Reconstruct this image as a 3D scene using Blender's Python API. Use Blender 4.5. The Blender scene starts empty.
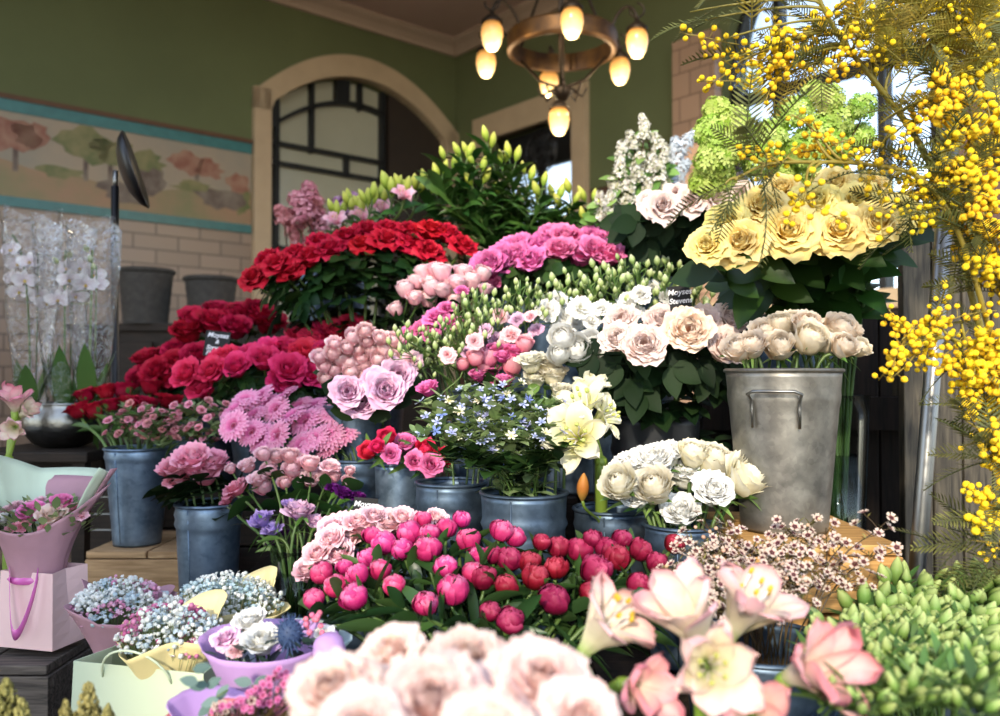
import bpy, math, random
from mathutils import Vector, Matrix, noise

# ---------------------------------------------------------------- basics
R = random.Random(11)
COL = bpy.context.scene.collection
F = 850.0                      # focal length in pixels of the 1000x716 frame
CAMZ = 1.25
PITCH = math.atan(17 / F)
PI = math.pi
GOLD = 2.399963
SP, CP = math.sin(PITCH), math.cos(PITCH)

def at(px, py, Y):
    """world point seen at pixel (px, py) at distance Y in front of the camera"""
    x = (px - 500) / F; y = (358 - py) / F
    fy = CP - SP * y; fz = SP + CP * y
    return Vector((x * Y / fy, Y, CAMZ + fz * Y / fy))

def V(*a): return Vector(a)
def U(a, b): return R.uniform(a, b)
def rad(a): return a * PI / 180
def lerp(a, b, f): return a + (b - a) * f
def sst(x):
    x = max(0, min(1, x)); return x * x * (3 - 2 * x)

def lin(h):
    h = h.lstrip('#')
    o = []
    for i in (0, 2, 4):
        c = int(h[i:i + 2], 16) / 255
        o.append(c / 12.92 if c <= .04045 else ((c + .055) / 1.055) ** 2.4)
    return (*o, 1)

# ---------------------------------------------------------------- materials
MAT = {}
def _new(name):
    m = bpy.data.materials.new(name); m.use_nodes = True
    n = m.node_tree.nodes; n.clear()
    out = n.new('ShaderNodeOutputMaterial')
    MAT[name] = m
    return m, n, m.node_tree.links, out

def _ramp(n, stops):
    r = n.new('ShaderNodeValToRGB')
    e = r.color_ramp.elements
    while len(e) < len(stops): e.new(.5)
    for el, (p, c) in zip(e, stops):
        el.position = p; el.color = lin(c)
    return r

def petal(name, stops, var=.12, transl=.3, rough=.55, hue=.012, vein=.12, spec=.25):
    """petal pigment from base (t=0) to tip (t=1), slight difference between individuals"""
    m, n, l, out = _new(name)
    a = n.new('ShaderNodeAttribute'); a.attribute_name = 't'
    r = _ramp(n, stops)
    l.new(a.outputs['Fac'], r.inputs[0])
    oi = n.new('ShaderNodeObjectInfo')
    hs = n.new('ShaderNodeHueSaturation')
    mr = n.new('ShaderNodeMapRange'); mr.inputs['To Min'].default_value = 1 - var; mr.inputs['To Max'].default_value = 1 + var * .6
    l.new(oi.outputs['Random'], mr.inputs['Value'])
    l.new(mr.outputs[0], hs.inputs['Value'])
    mh = n.new('ShaderNodeMapRange'); mh.inputs['To Min'].default_value = .5 - hue; mh.inputs['To Max'].default_value = .5 + hue
    ml = n.new('ShaderNodeMath'); ml.operation = 'FRACT'
    mm = n.new('ShaderNodeMath'); mm.operation = 'MULTIPLY'; mm.inputs[1].default_value = 7.31
    l.new(oi.outputs['Random'], mm.inputs[0]); l.new(mm.outputs[0], ml.inputs[0]); l.new(ml.outputs[0], mh.inputs['Value'])
    l.new(mh.outputs[0], hs.inputs['Hue'])
    tc = n.new('ShaderNodeTexCoord')
    nz = n.new('ShaderNodeTexNoise'); nz.inputs['Scale'].default_value = 5; nz.inputs['Detail'].default_value = 4
    l.new(tc.outputs['Object'], nz.inputs['Vector'])
    mv = n.new('ShaderNodeMix'); mv.data_type = 'RGBA'; mv.blend_type = 'MULTIPLY'; mv.inputs[0].default_value = vein
    l.new(r.outputs[0], mv.inputs['A']); l.new(nz.outputs['Fac'], mv.inputs['B'])
    l.new(mv.outputs['Result'], hs.inputs['Color'])
    p = n.new('ShaderNodeBsdfPrincipled')
    p.inputs['Roughness'].default_value = rough; p.inputs['Specular IOR Level'].default_value = spec
    l.new(hs.outputs[0], p.inputs['Base Color'])
    tr = n.new('ShaderNodeBsdfTranslucent'); l.new(hs.outputs[0], tr.inputs['Color'])
    mx = n.new('ShaderNodeMixShader'); mx.inputs[0].default_value = transl * .5
    l.new(p.outputs[0], mx.inputs[1]); l.new(tr.outputs[0], mx.inputs[2])
    l.new(mx.outputs[0], out.inputs['Surface'])
    return m

def leafm(name, c0, c1, rough=.4, transl=.22, spec=.45):
    return petal(name, [(0, c0), (1, c1)], var=.25, transl=transl, rough=rough, hue=.015, vein=.35, spec=spec)

def solid(name, col, rough=.6, metal=0, spec=.4, var=.15, scale=8, bump=0, c2=None, stretch=(1, 1, 1), coord='Object'):
    m, n, l, out = _new(name)
    p = n.new('ShaderNodeBsdfPrincipled')
    p.inputs['Roughness'].default_value = rough; p.inputs['Metallic'].default_value = metal
    p.inputs['Specular IOR Level'].default_value = spec
    tc = n.new('ShaderNodeTexCoord'); mp = n.new('ShaderNodeMapping'); mp.inputs['Scale'].default_value = stretch
    l.new(tc.outputs[coord], mp.inputs['Vector'])
    nz = n.new('ShaderNodeTexNoise'); nz.inputs['Scale'].default_value = scale; nz.inputs['Detail'].default_value = 6; nz.inputs['Roughness'].default_value = .6
    l.new(mp.outputs[0], nz.inputs['Vector'])
    a = lin(col); b = lin(c2) if c2 else tuple(x * (1 - var) for x in a[:3]) + (1,)
    mx = n.new('ShaderNodeMix'); mx.data_type = 'RGBA'
    mx.inputs['A'].default_value = a; mx.inputs['B'].default_value = b
    rr = n.new('ShaderNodeMapRange'); rr.inputs['From Min'].default_value = .35; rr.inputs['From Max'].default_value = .65
    l.new(nz.outputs['Fac'], rr.inputs['Value']); l.new(rr.outputs[0], mx.inputs[0])
    l.new(mx.outputs['Result'], p.inputs['Base Color'])
    if bump:
        bp = n.new('ShaderNodeBump'); bp.inputs['Strength'].default_value = bump; bp.inputs['Distance'].default_value = .01
        l.new(nz.outputs['Fac'], bp.inputs['Height']); l.new(bp.outputs[0], p.inputs['Normal'])
    l.new(p.outputs[0], out.inputs['Surface'])
    return m

def zinc(name, c0, c1, rough=.42):
    """galvanised sheet: spangle patches, streaks and scuffs"""
    m, n, l, out = _new(name)
    p = n.new('ShaderNodeBsdfPrincipled'); p.inputs['Metallic'].default_value = .82
    tc = n.new('ShaderNodeTexCoord')
    vo = n.new('ShaderNodeTexVoronoi'); vo.inputs['Scale'].default_value = 110
    nz = n.new('ShaderNodeTexNoise'); nz.inputs['Scale'].default_value = 22; nz.inputs['Detail'].default_value = 9
    l.new(tc.outputs['Object'], vo.inputs['Vector']); l.new(tc.outputs['Object'], nz.inputs['Vector'])
    ad = n.new('ShaderNodeMix'); ad.data_type = 'FLOAT'; ad.inputs[0].default_value = .86
    l.new(vo.outputs['Color'], ad.inputs['A']); l.new(nz.outputs['Fac'], ad.inputs['B'])
    r = _ramp(n, [(.3, c0), (.72, c1)])
    l.new(ad.outputs['Result'], r.inputs[0]); l.new(r.outputs[0], p.inputs['Base Color'])
    mr = n.new('ShaderNodeMapRange'); mr.inputs['To Min'].default_value = rough - .1; mr.inputs['To Max'].default_value = rough + .16
    l.new(ad.outputs['Result'], mr.inputs['Value']); l.new(mr.outputs[0], p.inputs['Roughness'])
    bp = n.new('ShaderNodeBump'); bp.inputs['Strength'].default_value = .12; bp.inputs['Distance'].default_value = .004
    l.new(nz.outputs['Fac'], bp.inputs['Height']); l.new(bp.outputs[0], p.inputs['Normal'])
    l.new(p.outputs[0], out.inputs['Surface'])
    return m

def wood(name, c0, c1, rough=.65, scale=9, stretch=(1, 12, 12)):
    m, n, l, out = _new(name)
    p = n.new('ShaderNodeBsdfPrincipled'); p.inputs['Roughness'].default_value = rough; p.inputs['Specular IOR Level'].default_value = .25
    tc = n.new('ShaderNodeTexCoord'); mp = n.new('ShaderNodeMapping'); mp.inputs['Scale'].default_value = stretch
    l.new(tc.outputs['Object'], mp.inputs['Vector'])
    nz = n.new('ShaderNodeTexNoise'); nz.inputs['Scale'].default_value = scale; nz.inputs['Detail'].default_value = 8; nz.inputs['Distortion'].default_value = .8
    l.new(mp.outputs[0], nz.inputs['Vector'])
    r = _ramp(n, [(.32, c0), (.68, c1)])
    l.new(nz.outputs['Fac'], r.inputs[0]); l.new(r.outputs[0], p.inputs['Base Color'])
    bp = n.new('ShaderNodeBump'); bp.inputs['Strength'].default_value = .25; bp.inputs['Distance'].default_value = .004
    l.new(nz.outputs['Fac'], bp.inputs['Height']); l.new(bp.outputs[0], p.inputs['Normal'])
    l.new(p.outputs[0], out.inputs['Surface'])
    return m

def clear(name, tint='#ffffff', refl=.12, rough=.05, bump=0, bscale=20):
    """thin clear sheet: light passes, the surface glints"""
    m, n, l, out = _new(name)
    t = n.new('ShaderNodeBsdfTransparent'); t.inputs[0].default_value = lin(tint)
    g = n.new('ShaderNodeBsdfGlossy'); g.inputs['Roughness'].default_value = rough
    lw = n.new('ShaderNodeLayerWeight'); lw.inputs['Blend'].default_value = .25
    ad = n.new('ShaderNodeMath'); ad.operation = 'ADD'; ad.inputs[1].default_value = refl; ad.use_clamp = True
    ml = n.new('ShaderNodeMath'); ml.operation = 'MULTIPLY'; ml.inputs[1].default_value = .7
    l.new(lw.outputs['Fresnel'], ml.inputs[0]); l.new(ml.outputs[0], ad.inputs[0])
    mx = n.new('ShaderNodeMixShader'); l.new(ad.outputs[0], mx.inputs[0])
    l.new(t.outputs[0], mx.inputs[1]); l.new(g.outputs[0], mx.inputs[2])
    if bump:
        tc = n.new('ShaderNodeTexCoord'); nz = n.new('ShaderNodeTexNoise'); nz.inputs['Scale'].default_value = bscale; nz.inputs['Detail'].default_value = 3
        nz.inputs['Distortion'].default_value = 1.5
        l.new(tc.outputs['Object'], nz.inputs['Vector'])
        bp = n.new('ShaderNodeBump'); bp.inputs['Strength'].default_value = bump; bp.inputs['Distance'].default_value = .02
        l.new(nz.outputs['Fac'], bp.inputs['Height']); l.new(bp.outputs[0], g.inputs['Normal']); l.new(bp.outputs[0], lw.inputs['Normal'])
    l.new(mx.outputs[0], out.inputs['Surface'])
    return m

def tiles(name, c0, c1, mortar, sx, sy, plane='wall'):
    """bond of tiles; the mesh carries wall coordinates (run, height) in its UV map"""
    m, n, l, out = _new(name)
    uv = n.new('ShaderNodeUVMap')
    b = n.new('ShaderNodeTexBrick'); b.inputs['Color1'].default_value = lin(c0); b.inputs['Color2'].default_value = lin(c1); b.inputs['Mortar'].default_value = lin(mortar)
    b.inputs['Scale'].default_value = 1; b.inputs['Brick Width'].default_value = sx; b.inputs['Row Height'].default_value = sy
    b.inputs['Mortar Size'].default_value = .006; b.inputs['Bias'].default_value = 0
    l.new(uv.outputs[0], b.inputs['Vector'])
    p = n.new('ShaderNodeBsdfPrincipled'); p.inputs['Roughness'].default_value = .35
    l.new(b.outputs['Color'], p.inputs['Base Color'])
    bp = n.new('ShaderNodeBump'); bp.inputs['Strength'].default_value = .5; bp.inputs['Distance'].default_value = .005; bp.invert = True
    l.new(b.outputs['Fac'], bp.inputs['Height']); l.new(bp.outputs[0], p.inputs['Normal'])
    l.new(p.outputs[0], out.inputs['Surface'])
    return m

def glow(name, stops, strength):
    """lamp glass lit from inside"""
    m, n, l, out = _new(name)
    a = n.new('ShaderNodeAttribute'); a.attribute_name = 't'
    r = _ramp(n, stops); l.new(a.outputs['Fac'], r.inputs[0])
    p = n.new('ShaderNodeBsdfPrincipled'); p.inputs['Roughness'].default_value = .2
    l.new(r.outputs[0], p.inputs['Base Color']); l.new(r.outputs[0], p.inputs['Emission Color'])
    p.inputs['Emission Strength'].default_value = strength
    l.new(p.outputs[0], out.inputs['Surface'])
    return m

# ---------------------------------------------------------------- mesh building
class MB:
    def __init__(s): s.v = []; s.f = []; s.m = []; s.t = []; s.uv = None
    def add(s, p, t=0.0): s.v.append((p[0], p[1], p[2])); s.t.append(t); return len(s.v) - 1
    def face(s, idx, mi=0): s.f.append(tuple(idx)); s.m.append(mi)
    def grid(s, fn, nu, nv, mi=0, t=None, wrap=False):
        b = len(s.v); w = nu if wrap else nu + 1
        for j in range(nv + 1):
            for i in range(w):
                u = i / nu; v = j / nv
                s.add(fn(u, v), (v if t is None else (t(u, v) if callable(t) else t)))
        for j in range(nv):
            for i in range(nu):
                i2 = (i + 1) % w if wrap else i + 1
                s.face((b + j * w + i, b + j * w + i2, b + (j + 1) * w + i2, b + (j + 1) * w + i), mi)
    def tube(s, pts, r, n=6, mi=0, t=.3, cap=True):
        pts = [Vector(p) for p in pts]; b = len(s.v); prev = None
        for k, p in enumerate(pts):
            d = (pts[min(k + 1, len(pts) - 1)] - pts[max(k - 1, 0)])
            if d.length < 1e-9: d = Vector((0, 0, 1))
            d.normalize()
            if prev is None:
                a = d.cross(Vector((0, 1, .13)));
                if a.length < 1e-3: a = d.cross(Vector((1, 0, 0)))
                a.normalize()
            else:
                a = prev - d * prev.dot(d); a.normalize()
            prev = a; c = d.cross(a)
            rr = r[k] if isinstance(r, (list, tuple)) else r
            for i in range(n):
                an = 2 * PI * i / n
                s.add(p + (a * math.cos(an) + c * math.sin(an)) * rr, t)
        for k in range(len(pts) - 1):
            for i in range(n):
                j = (i + 1) % n
                s.face((b + k * n + i, b + k * n + j, b + (k + 1) * n + j, b + (k + 1) * n + i), mi)
        if cap:
            s.face([b + i for i in range(n)][::-1], mi)
            e = b + (len(pts) - 1) * n
            s.face([e + i for i in range(n)], mi)
    def lathe(s, prof, n=24, mi=0, M=None, t=None):
        b = len(s.v); m = len(prof)
        for k, (r, z) in enumerate(prof):
            for i in range(n):
                a = 2 * PI * i / n
                p = Vector((r * math.cos(a), r * math.sin(a), z))
                if M: p = M @ p
                s.add(p, (k / (m - 1) if t is None else t))
        for k in range(m - 1):
            for i in range(n):
                j = (i + 1) % n
                s.face((b + k * n + i, b + k * n + j, b + (k + 1) * n + j, b + (k + 1) * n + i), mi)
    def box(s, lo, hi, M=None, mi=0, t=.5):
        b = len(s.v)
        for z in (lo[2], hi[2]):
            for x, y in ((lo[0], lo[1]), (hi[0], lo[1]), (hi[0], hi[1]), (lo[0], hi[1])):
                p = Vector((x, y, z)); s.add(M @ p if M else p, t)
        for q in ((3, 2, 1, 0), (4, 5, 6, 7), (0, 1, 5, 4), (1, 2, 6, 5), (2, 3, 7, 6), (3, 0, 4, 7)):
            s.face([b + i for i in q], mi)
    def ball(s, c, r, n=8, m=6, mi=0, t=.5, sq=(1, 1, 1)):
        b = len(s.v); c = Vector(c)
        s.add(c + Vector((0, 0, -r * sq[2])), t)
        for j in range(1, m):
            a = PI * j / m
            for i in range(n):
                q = 2 * PI * i / n
                s.add(c + Vector((r * sq[0] * math.sin(a) * math.cos(q), r * sq[1] * math.sin(a) * math.sin(q), -r * sq[2] * math.cos(a))), t)
        s.add(c + Vector((0, 0, r * sq[2])), t)
        top = len(s.v) - 1
        for i in range(n):
            k = (i + 1) % n
            s.face((b, b + 1 + k, b + 1 + i), mi)
            for j in range(m - 2):
                s.face((b + 1 + j * n + i, b + 1 + j * n + k, b + 1 + (j + 1) * n + k, b + 1 + (j + 1) * n + i), mi)
            s.face((b + 1 + (m - 2) * n + i, b + 1 + (m - 2) * n + k, top), mi)
    def join(s, o, M, mi=None, t=None):
        b = len(s.v)
        for p, tt in zip(o.v, o.t): s.add(M @ Vector(p), tt if t is None else t)
        for f, m in zip(o.f, o.m): s.face([i + b for i in f], m if mi is None else mi)
    def mesh(s, name, mats, smooth=True, uvs=None):
        me = bpy.data.meshes.new(name)
        me.from_pydata(s.v, [], s.f)
        for m in (mats if isinstance(mats, (list, tuple)) else [mats]): me.materials.append(m)
        me.polygons.foreach_set('material_index', s.m)
        me.polygons.foreach_set('use_smooth', [smooth] * len(s.f))
        a = me.attributes.new('t', 'FLOAT', 'POINT'); a.data.foreach_set('value', s.t)
        if uvs:
            ul = me.uv_layers.new(name='UVMap')
            for lp in me.loops:
                ul.data[lp.index].uv = uvs(Vector(s.v[lp.vertex_index]))
        me.update()
        return me
    def build(s, name, mats, parent=None, smooth=True, loc=None, uvs=None):
        return put(name, s.mesh(name, mats, smooth, uvs), parent, Matrix.Translation(loc) if loc else None)

def put(name, me, parent=None, M=None):
    o = bpy.data.objects.new(name, me); COL.objects.link(o)
    if parent is not None: o.parent = parent
    if M is not None: o.matrix_local = M
    return o

def tag(o, label=None, cat=None, group=None, kind=None):
    if label: o['label'] = label
    if cat: o['category'] = cat
    if group: o['group'] = group
    if kind: o['kind'] = kind
    return o

def thing(name, label, cat, loc=(0, 0, 0), group=None):
    o = bpy.data.objects.new(name, None); COL.objects.link(o)
    o.location = loc; o.empty_display_size = .02
    return tag(o, label, cat, group)

def struct(o): o['kind'] = 'structure'; return o

def solidify(o, th, off=0):
    m = o.modifiers.new('thickness', 'SOLIDIFY'); m.thickness = th; m.offset = off
def bevel(o, w, seg=2):
    m = o.modifiers.new('bevel', 'BEVEL'); m.width = w; m.segments = seg; m.limit_method = 'ANGLE'

def orient(axis, roll=0.0):
    return axis.to_track_quat('Z', 'Y').to_matrix().to_4x4() @ Matrix.Rotation(roll, 4, 'Z')
def place(p, axis, s=1.0, roll=0.0):
    return Matrix.Translation(p) @ orient(axis, roll) @ Matrix.Scale(s, 4)
def bez(p0, p1, p2, p3, n=8):
    o = []
    for i in range(n + 1):
        t = i / n; q = 1 - t
        o.append(p0 * q ** 3 + p1 * 3 * q * q * t + p2 * 3 * q * t * t + p3 * t ** 3)
    return o
ORD = ['first', 'second', 'third', 'fourth', 'fifth', 'sixth', 'seventh', 'eighth', 'ninth', 'tenth', 'eleventh', 'twelfth', 'thirteenth',
       'fourteenth', 'fifteenth', 'sixteenth', 'seventeenth', 'eighteenth', 'nineteenth', 'twentieth', 'twenty-first', 'twenty-second', 'twenty-third', 'twenty-fourth', 'twenty-fifth'] + ['twenty-' + x for x in ('sixth', 'seventh', 'eighth', 'ninth')] + ['thirtieth'] + ['thirty-' + x for x in ('first', 'second', 'third', 'fourth', 'fifth')]
def nth(i, n):
    return 'leftmost' if i == 0 else 'rightmost' if i == n - 1 else ORD[i] + ' from left'

# ---------------------------------------------------------------- flower shapes (unit radius, growing along +Z)
def cup(seed, n, ain, aout, L=(.8, 1), W=(.5, .8), z0=(.1, 0), ruf=.04, tip=.3, nu=5, nv=6, step=GOLD, pw=1.0, curl=.6, r0=.03, mi=0, sp=.05, norm=True, point=0.0, mb=None, tf=None):
    """petals that wrap a common axis: ain/aout give the lean from the axis (degrees) at base, middle and tip of the innermost / outermost petal"""
    rr = random.Random(seed)
    b = MB() if mb is None else mb; start = len(b.v)
    for i in range(n):
        f = i / max(1, n - 1); g = f ** pw
        a = [rad(lerp(p, q, g) + rr.uniform(-5, 5)) for p, q in zip(ain, aout)]
        ln = lerp(L[0], L[1], g) * rr.uniform(.94, 1.06); wd = lerp(W[0], W[1], g)
        prof = [(r0, lerp(z0[0], z0[1], g))]
        r, z = prof[0]
        for k in range(1, nv + 1):
            v = (k - .5) / nv
            th = lerp(a[0], a[1], sst(v / .5)) if v < .5 else lerp(a[1], a[2], sst((v - .5) / .5))
            r = max(.02, r + math.sin(th) * ln / nv); z += math.cos(th) * ln / nv
            prof.append((r, z))
        az = i * step + rr.uniform(-.15, .15) * (1 if step == GOLD else .2)
        ph = rr.uniform(0, 99)
        def fn(u, v, prof=prof, az=az, wd=wd, g=g, ph=ph):
            k = min(int(v * nv + .5), nv); r, z = prof[k]; u2 = u * 2 - 1
            w = wd * min(1, .34 + 1.25 * v)
            if v > .62: w *= tip + (1 - tip) * math.sqrt(max(0, 1 - ((v - .62) / .38) ** 2.4))
            half = min(w / max(r, .1), 2.3)
            an = az + u2 * half
            e = abs(u2) ** 3 * v * curl * g
            nn = noise.noise(Vector((u2 * 1.7 + ph, v * 2.2, ph * .7))) * ruf * (.3 + v)
            n2 = math.sin(u2 * 9 + ph) * ruf * .5 * v * v
            rho = r * (1 + sp * u2) + e * .12 + nn
            zz = z - e * .16 + nn * .6 + n2 + point * v * v * (1 - abs(u2)) * .2
            return (rho * math.cos(an), rho * math.sin(an), zz)
        to = rr.uniform(-.16, .16)
        b.grid(fn, nu, nv, mi, t=tf or (lambda u, v, to=to: max(0, min(1, v + to * min(1, v * 3)))))
    if norm:
        m = max(math.hypot(p[0], p[1]) for p in b.v[start:])
        b.v[start:] = [(p[0] / m, p[1] / m, p[2] / m) for p in b.v[start:]]
    return b

def rose(seed, hi=False):
    return cup(seed, 34 if hi else 24, (58, -14, -8), (86, 30, 98), L=(.68, 1.0), W=(.42, .66), z0=(.16, 0), ruf=.05, tip=.34, nu=9 if hi else 5, nv=10 if hi else 6, pw=1.15, curl=.7, point=.3)
def garden_rose(seed, hi=False):
    return cup(seed, 46 if hi else 34, (66, -8, -16), (88, 15, 58), L=(.66, .98), W=(.34, .6), z0=(.12, 0), ruf=.07, tip=.45, nu=9 if hi else 5, nv=10 if hi else 6, pw=.8, curl=.45)
def ranunculus(seed):
    return cup(seed, 40, (58, 0, -60), (92, 18, 28), L=(.46, .94), W=(.26, .44), z0=(.4, .0), ruf=.05, tip=.6, nu=6, nv=6, pw=.7, curl=.3, sp=.1)
def globe(seed):
    return cup(seed, 32, (60, 0, -66), (91, 14, 10), L=(.46, 1.0), W=(.3, .54), z0=(.42, .0), ruf=.045, tip=.6, nu=6, nv=6, pw=.75, curl=.15, sp=.08)
def peony_bud(seed):
    return cup(seed, 22, (78, 2, -84), (90, 22, -40), L=(.98, 1.0), W=(.36, .5), z0=(.16, 0), ruf=.08, tip=.4, nu=8, nv=9, curl=.12, sp=.13)
def sepals(seed, n=5, up=.62):
    return cup(seed, n, (84, 8, -25), (84, 16, 2), L=(up * .8, up * 1.15), W=(.3, .38), z0=(-.03, -.03), ruf=.02, tip=.05, nu=3, nv=4, norm=False, r0=.04, sp=0, curl=.1)
def anemone_cup(seed):
    return cup(seed, 10, (70, 6, 10), (84, 34, 74), L=(.8, 1.0), W=(.5, .6), z0=(.06, 0), ruf=.15, tip=.35, nu=7, nv=7, curl=.4, sp=.08)
def frill(seed):
    return cup(seed, 34, (60, -4, 10), (86, 44, 96), L=(.6, .95), W=(.4, .5), z0=(.14, 0), ruf=.13, tip=.7, nu=6, nv=5, pw=.9, curl=.3)
def tulip(seed):
    return cup(seed, 9, (78, 4, -32), (84, 10, 4), L=(1.1, 1.35), W=(.6, .72), z0=(.05, 0), ruf=.03, tip=.15, nu=5, nv=7, curl=.2)
def trumpet(seed, flare=100, hi=True, op=1.0):
    b = MB()
    nu, nv = (8, 12) if hi else (4, 7)
    tf = lambda u, v: min(1, v * .82 + .3 * v * abs(2 * u - 1) ** 2.5)
    cup(seed, 3, (26 * op, 40 * op, flare - 12), (26 * op, 40 * op, flare - 12), L=(1.3, 1.3), W=(.43, .43), z0=(0, 0), ruf=.1, tip=.02, nu=nu, nv=nv, step=2 * PI / 3, norm=False, sp=0, curl=-1.3, mb=b, r0=.08, tf=tf)
    b2 = cup(seed + 5, 3, (28 * op, 46 * op, flare), (28 * op, 46 * op, flare), L=(1.38, 1.38), W=(.38, .38), z0=(-.05, -.05), ruf=.12, tip=.02, nu=nu, nv=nv, step=2 * PI / 3, norm=False, sp=0, curl=-1.3, r0=.11, tf=tf)
    b.join(b2, Matrix.Rotation(PI / 3, 4, 'Z'))
    m = max(math.hypot(p[0], p[1]) for p in b.v)
    b.v = [(p[0] / m, p[1] / m, p[2] / m) for p in b.v]
    return b
def stamens(seed, n=6, ln=1.15, r=.018):
    b = MB(); rr = random.Random(seed)
    for i in range(n):
        a = 2 * PI * i / n + rr.uniform(-.2, .2); s = rr.uniform(.8, 1.1) * ln
        d = Vector((math.cos(a) * .22, math.sin(a) * .22, 1))
        pts = [Vector((d.x * .2, d.y * .2, .1)), Vector((d.x * .5, d.y * .5, .45 * s)), Vector((d.x * .9, d.y * .9 - .06, .75 * s)), Vector((d.x * 1.1, d.y * 1.1 - .02, s))]
        b.tube(pts, r, 5, 0, .2)
        b.ball(pts[-1], r * 2.6, 6, 4, 1, sq=(1, 1, 1.6))
    return b
def gerbera(seed):
    b = MB(); rr = random.Random(seed)
    for ring, (n, ln, lift, wd) in enumerate(((22, 1.0, .08, .12), (22, .88, .2, .115), (18, .6, .26, .09))):
        for i in range(n):
            a = 2 * PI * (i + .5 * ring) / n + rr.uniform(-.05, .05); l2 = ln * rr.uniform(.93, 1.04); lf = lift + rr.uniform(-.04, .04)
            def fn(u, v, a=a, l2=l2, lf=lf):
                u2 = u * 2 - 1
                w = wd * (.35 + .9 * v) * (1 if v < .8 else math.sqrt(max(.05, 1 - ((v - .8) / .2) ** 2)))
                r = .16 + (l2 - .16) * v; z = .12 + lf * math.sin(v * PI * .75) + .03 * abs(u2)
                return (r * math.cos(a) - u2 * w * math.sin(a), r * math.sin(a) + u2 * w * math.cos(a), z)
            b.grid(fn, 2, 4, 0, t=lambda u, v: v)
    return b
def gerbera_eye(seed):
    b = MB(); rr = random.Random(seed)
    for i in range(70):
        r = .27 * math.sqrt(i / 70); a = i * GOLD
        b.ball((r * math.cos(a), r * math.sin(a), .22 - r * .15), .028, 5, 4, 0, t=min(1, r / .27))
    return b
def star(n=5, wd=.34, lift=.12, tipw=.5, mi=0, notch=0):
    """small open floret of n petals"""
    b = MB()
    for i in range(n):
        a = 2 * PI * i / n
        def fn(u, v, a=a):
            u2 = u * 2 - 1
            w = wd * (.35 + 1.1 * v - .45 * v * v) * (1 if v < .7 else lerp(1, tipw, (v - .7) / .3))
            r = .1 + .9 * v; z = lift * v + .1 * abs(u2) * v
            return (r * math.cos(a) - u2 * w * math.sin(a), r * math.sin(a) + u2 * w * math.cos(a), z)
        b.grid(fn, 2, 3, mi, t=lambda u, v: v)
    return b
def bead(seed, n=7, m=5): 
    b = MB(); b.ball((0, 0, 0), 1, n, m); return b
def bud(ln=3.0, w=1.0, n=7, mi=0):
    b = MB(); prof = []
    for k in range(8):
        v = k / 7; r = math.sin(PI * min(1, v * .93 + .04)) ** .8 * w * (1 - .22 * v)
        prof.append((max(r, .05), v * ln))
    b.lathe(prof, n, mi); return b

def leaf(b, p, d, up, L, W, droop=.4, fold=.25, mi=0, nv=6, tipp=1.0, t=None, wav=0.0):
    d = d.normalized(); s = d.cross(up)
    if s.length < 1e-4: s = d.cross(Vector((1, .2, .1)))
    s.normalize(); n = s.cross(d)
    tt = R.random() if t is None else t; ph = R.uniform(0, 6)
    def fn(u, v):
        u2 = u * 2 - 1
        w = W * .5 * (math.sin(PI * v ** .8) ** .85 if tipp >= 1 else math.sin(PI * (.08 + .9 * v)) ** .6)
        q = p + d * (L * v * (1 - .15 * droop * v)) - Vector((0, 0, 1)) * (droop * L * .55 * v * v)
        return q + s * (u2 * w) + n * (abs(u2) * w * fold + math.sin(v * 8 + ph) * wav * L * u2)
    b.grid(fn, 2, nv, mi, t=tt)
def rose_leaf(b, p, d, up, L, mi=0):
    """stalk with three or five ovate leaflets"""
    d = d.normalized(); s = d.cross(up); s.normalize()
    b.tube([p, p + d * L * .5], L * .018, 4, mi, .2, cap=False)
    dr = R.uniform(.1, .6)
    leaf(b, p + d * L * .5, d - up * .1, up, L * .55, L * .4, dr, .2, mi)
    for q in ((.45, .5), (.2, .4))[:R.choice((1, 2))]:
        for sg in (-1, 1):
            leaf(b, p + d * L * q[0], d * .5 + s * sg * .8 - up * .1, up, L * q[1], L * q[1] * .7, dr, .2, mi)
# ================================================================ palette
SALMON = petal('petal_salmon', [(0, '#d8d08c'), (1, '#eb97a4')])
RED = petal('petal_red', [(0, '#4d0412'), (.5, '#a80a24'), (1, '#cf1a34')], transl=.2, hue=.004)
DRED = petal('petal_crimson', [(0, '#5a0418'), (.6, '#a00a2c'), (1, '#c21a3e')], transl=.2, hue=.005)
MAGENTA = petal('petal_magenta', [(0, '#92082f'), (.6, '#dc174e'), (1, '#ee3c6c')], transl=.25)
HOT = petal('petal_hot_pink', [(0, '#c23a74'), (.6, '#e4549b'), (1, '#f08abf')])
MID = petal('petal_mid_pink', [(0, '#cf4f7a'), (.6, '#ea7ba2'), (1, '#f5a7bf')])
SPRAY = petal('petal_soft_pink', [(0, '#f2a0b0'), (.5, '#fab6c2'), (1, '#fee0e2')])
MAUVE = petal('petal_mauve', [(0, '#c889b0'), (.6, '#e0a6cb'), (1, '#efc9e0')])
BABY = petal('petal_baby_pink', [(0, '#ee97a6'), (.5, '#f8b0bd'), (1, '#fdd8dd')])
CORAL = petal('petal_coral_pink', [(0, '#d8557a'), (.6, '#ee86a0'), (1, '#f8b3c2')])
PEACH = petal('petal_peach', [(0, '#eda583'), (.55, '#f5cdb4'), (1, '#fae4d6')], transl=.35)
BLUSH = petal('petal_blush', [(0, '#eeb49c'), (.5, '#f0cdc2'), (1, '#f2ded8')], transl=.35)
YELLOW = petal('petal_cream_yellow', [(0, '#f0bf34'), (.5, '#f7d562'), (1, '#fae79c')], transl=.35)
CREAM = petal('petal_cream', [(0, '#dcd488'), (.35, '#f0e7c4'), (1, '#f6f0dd')], transl=.35)
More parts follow.
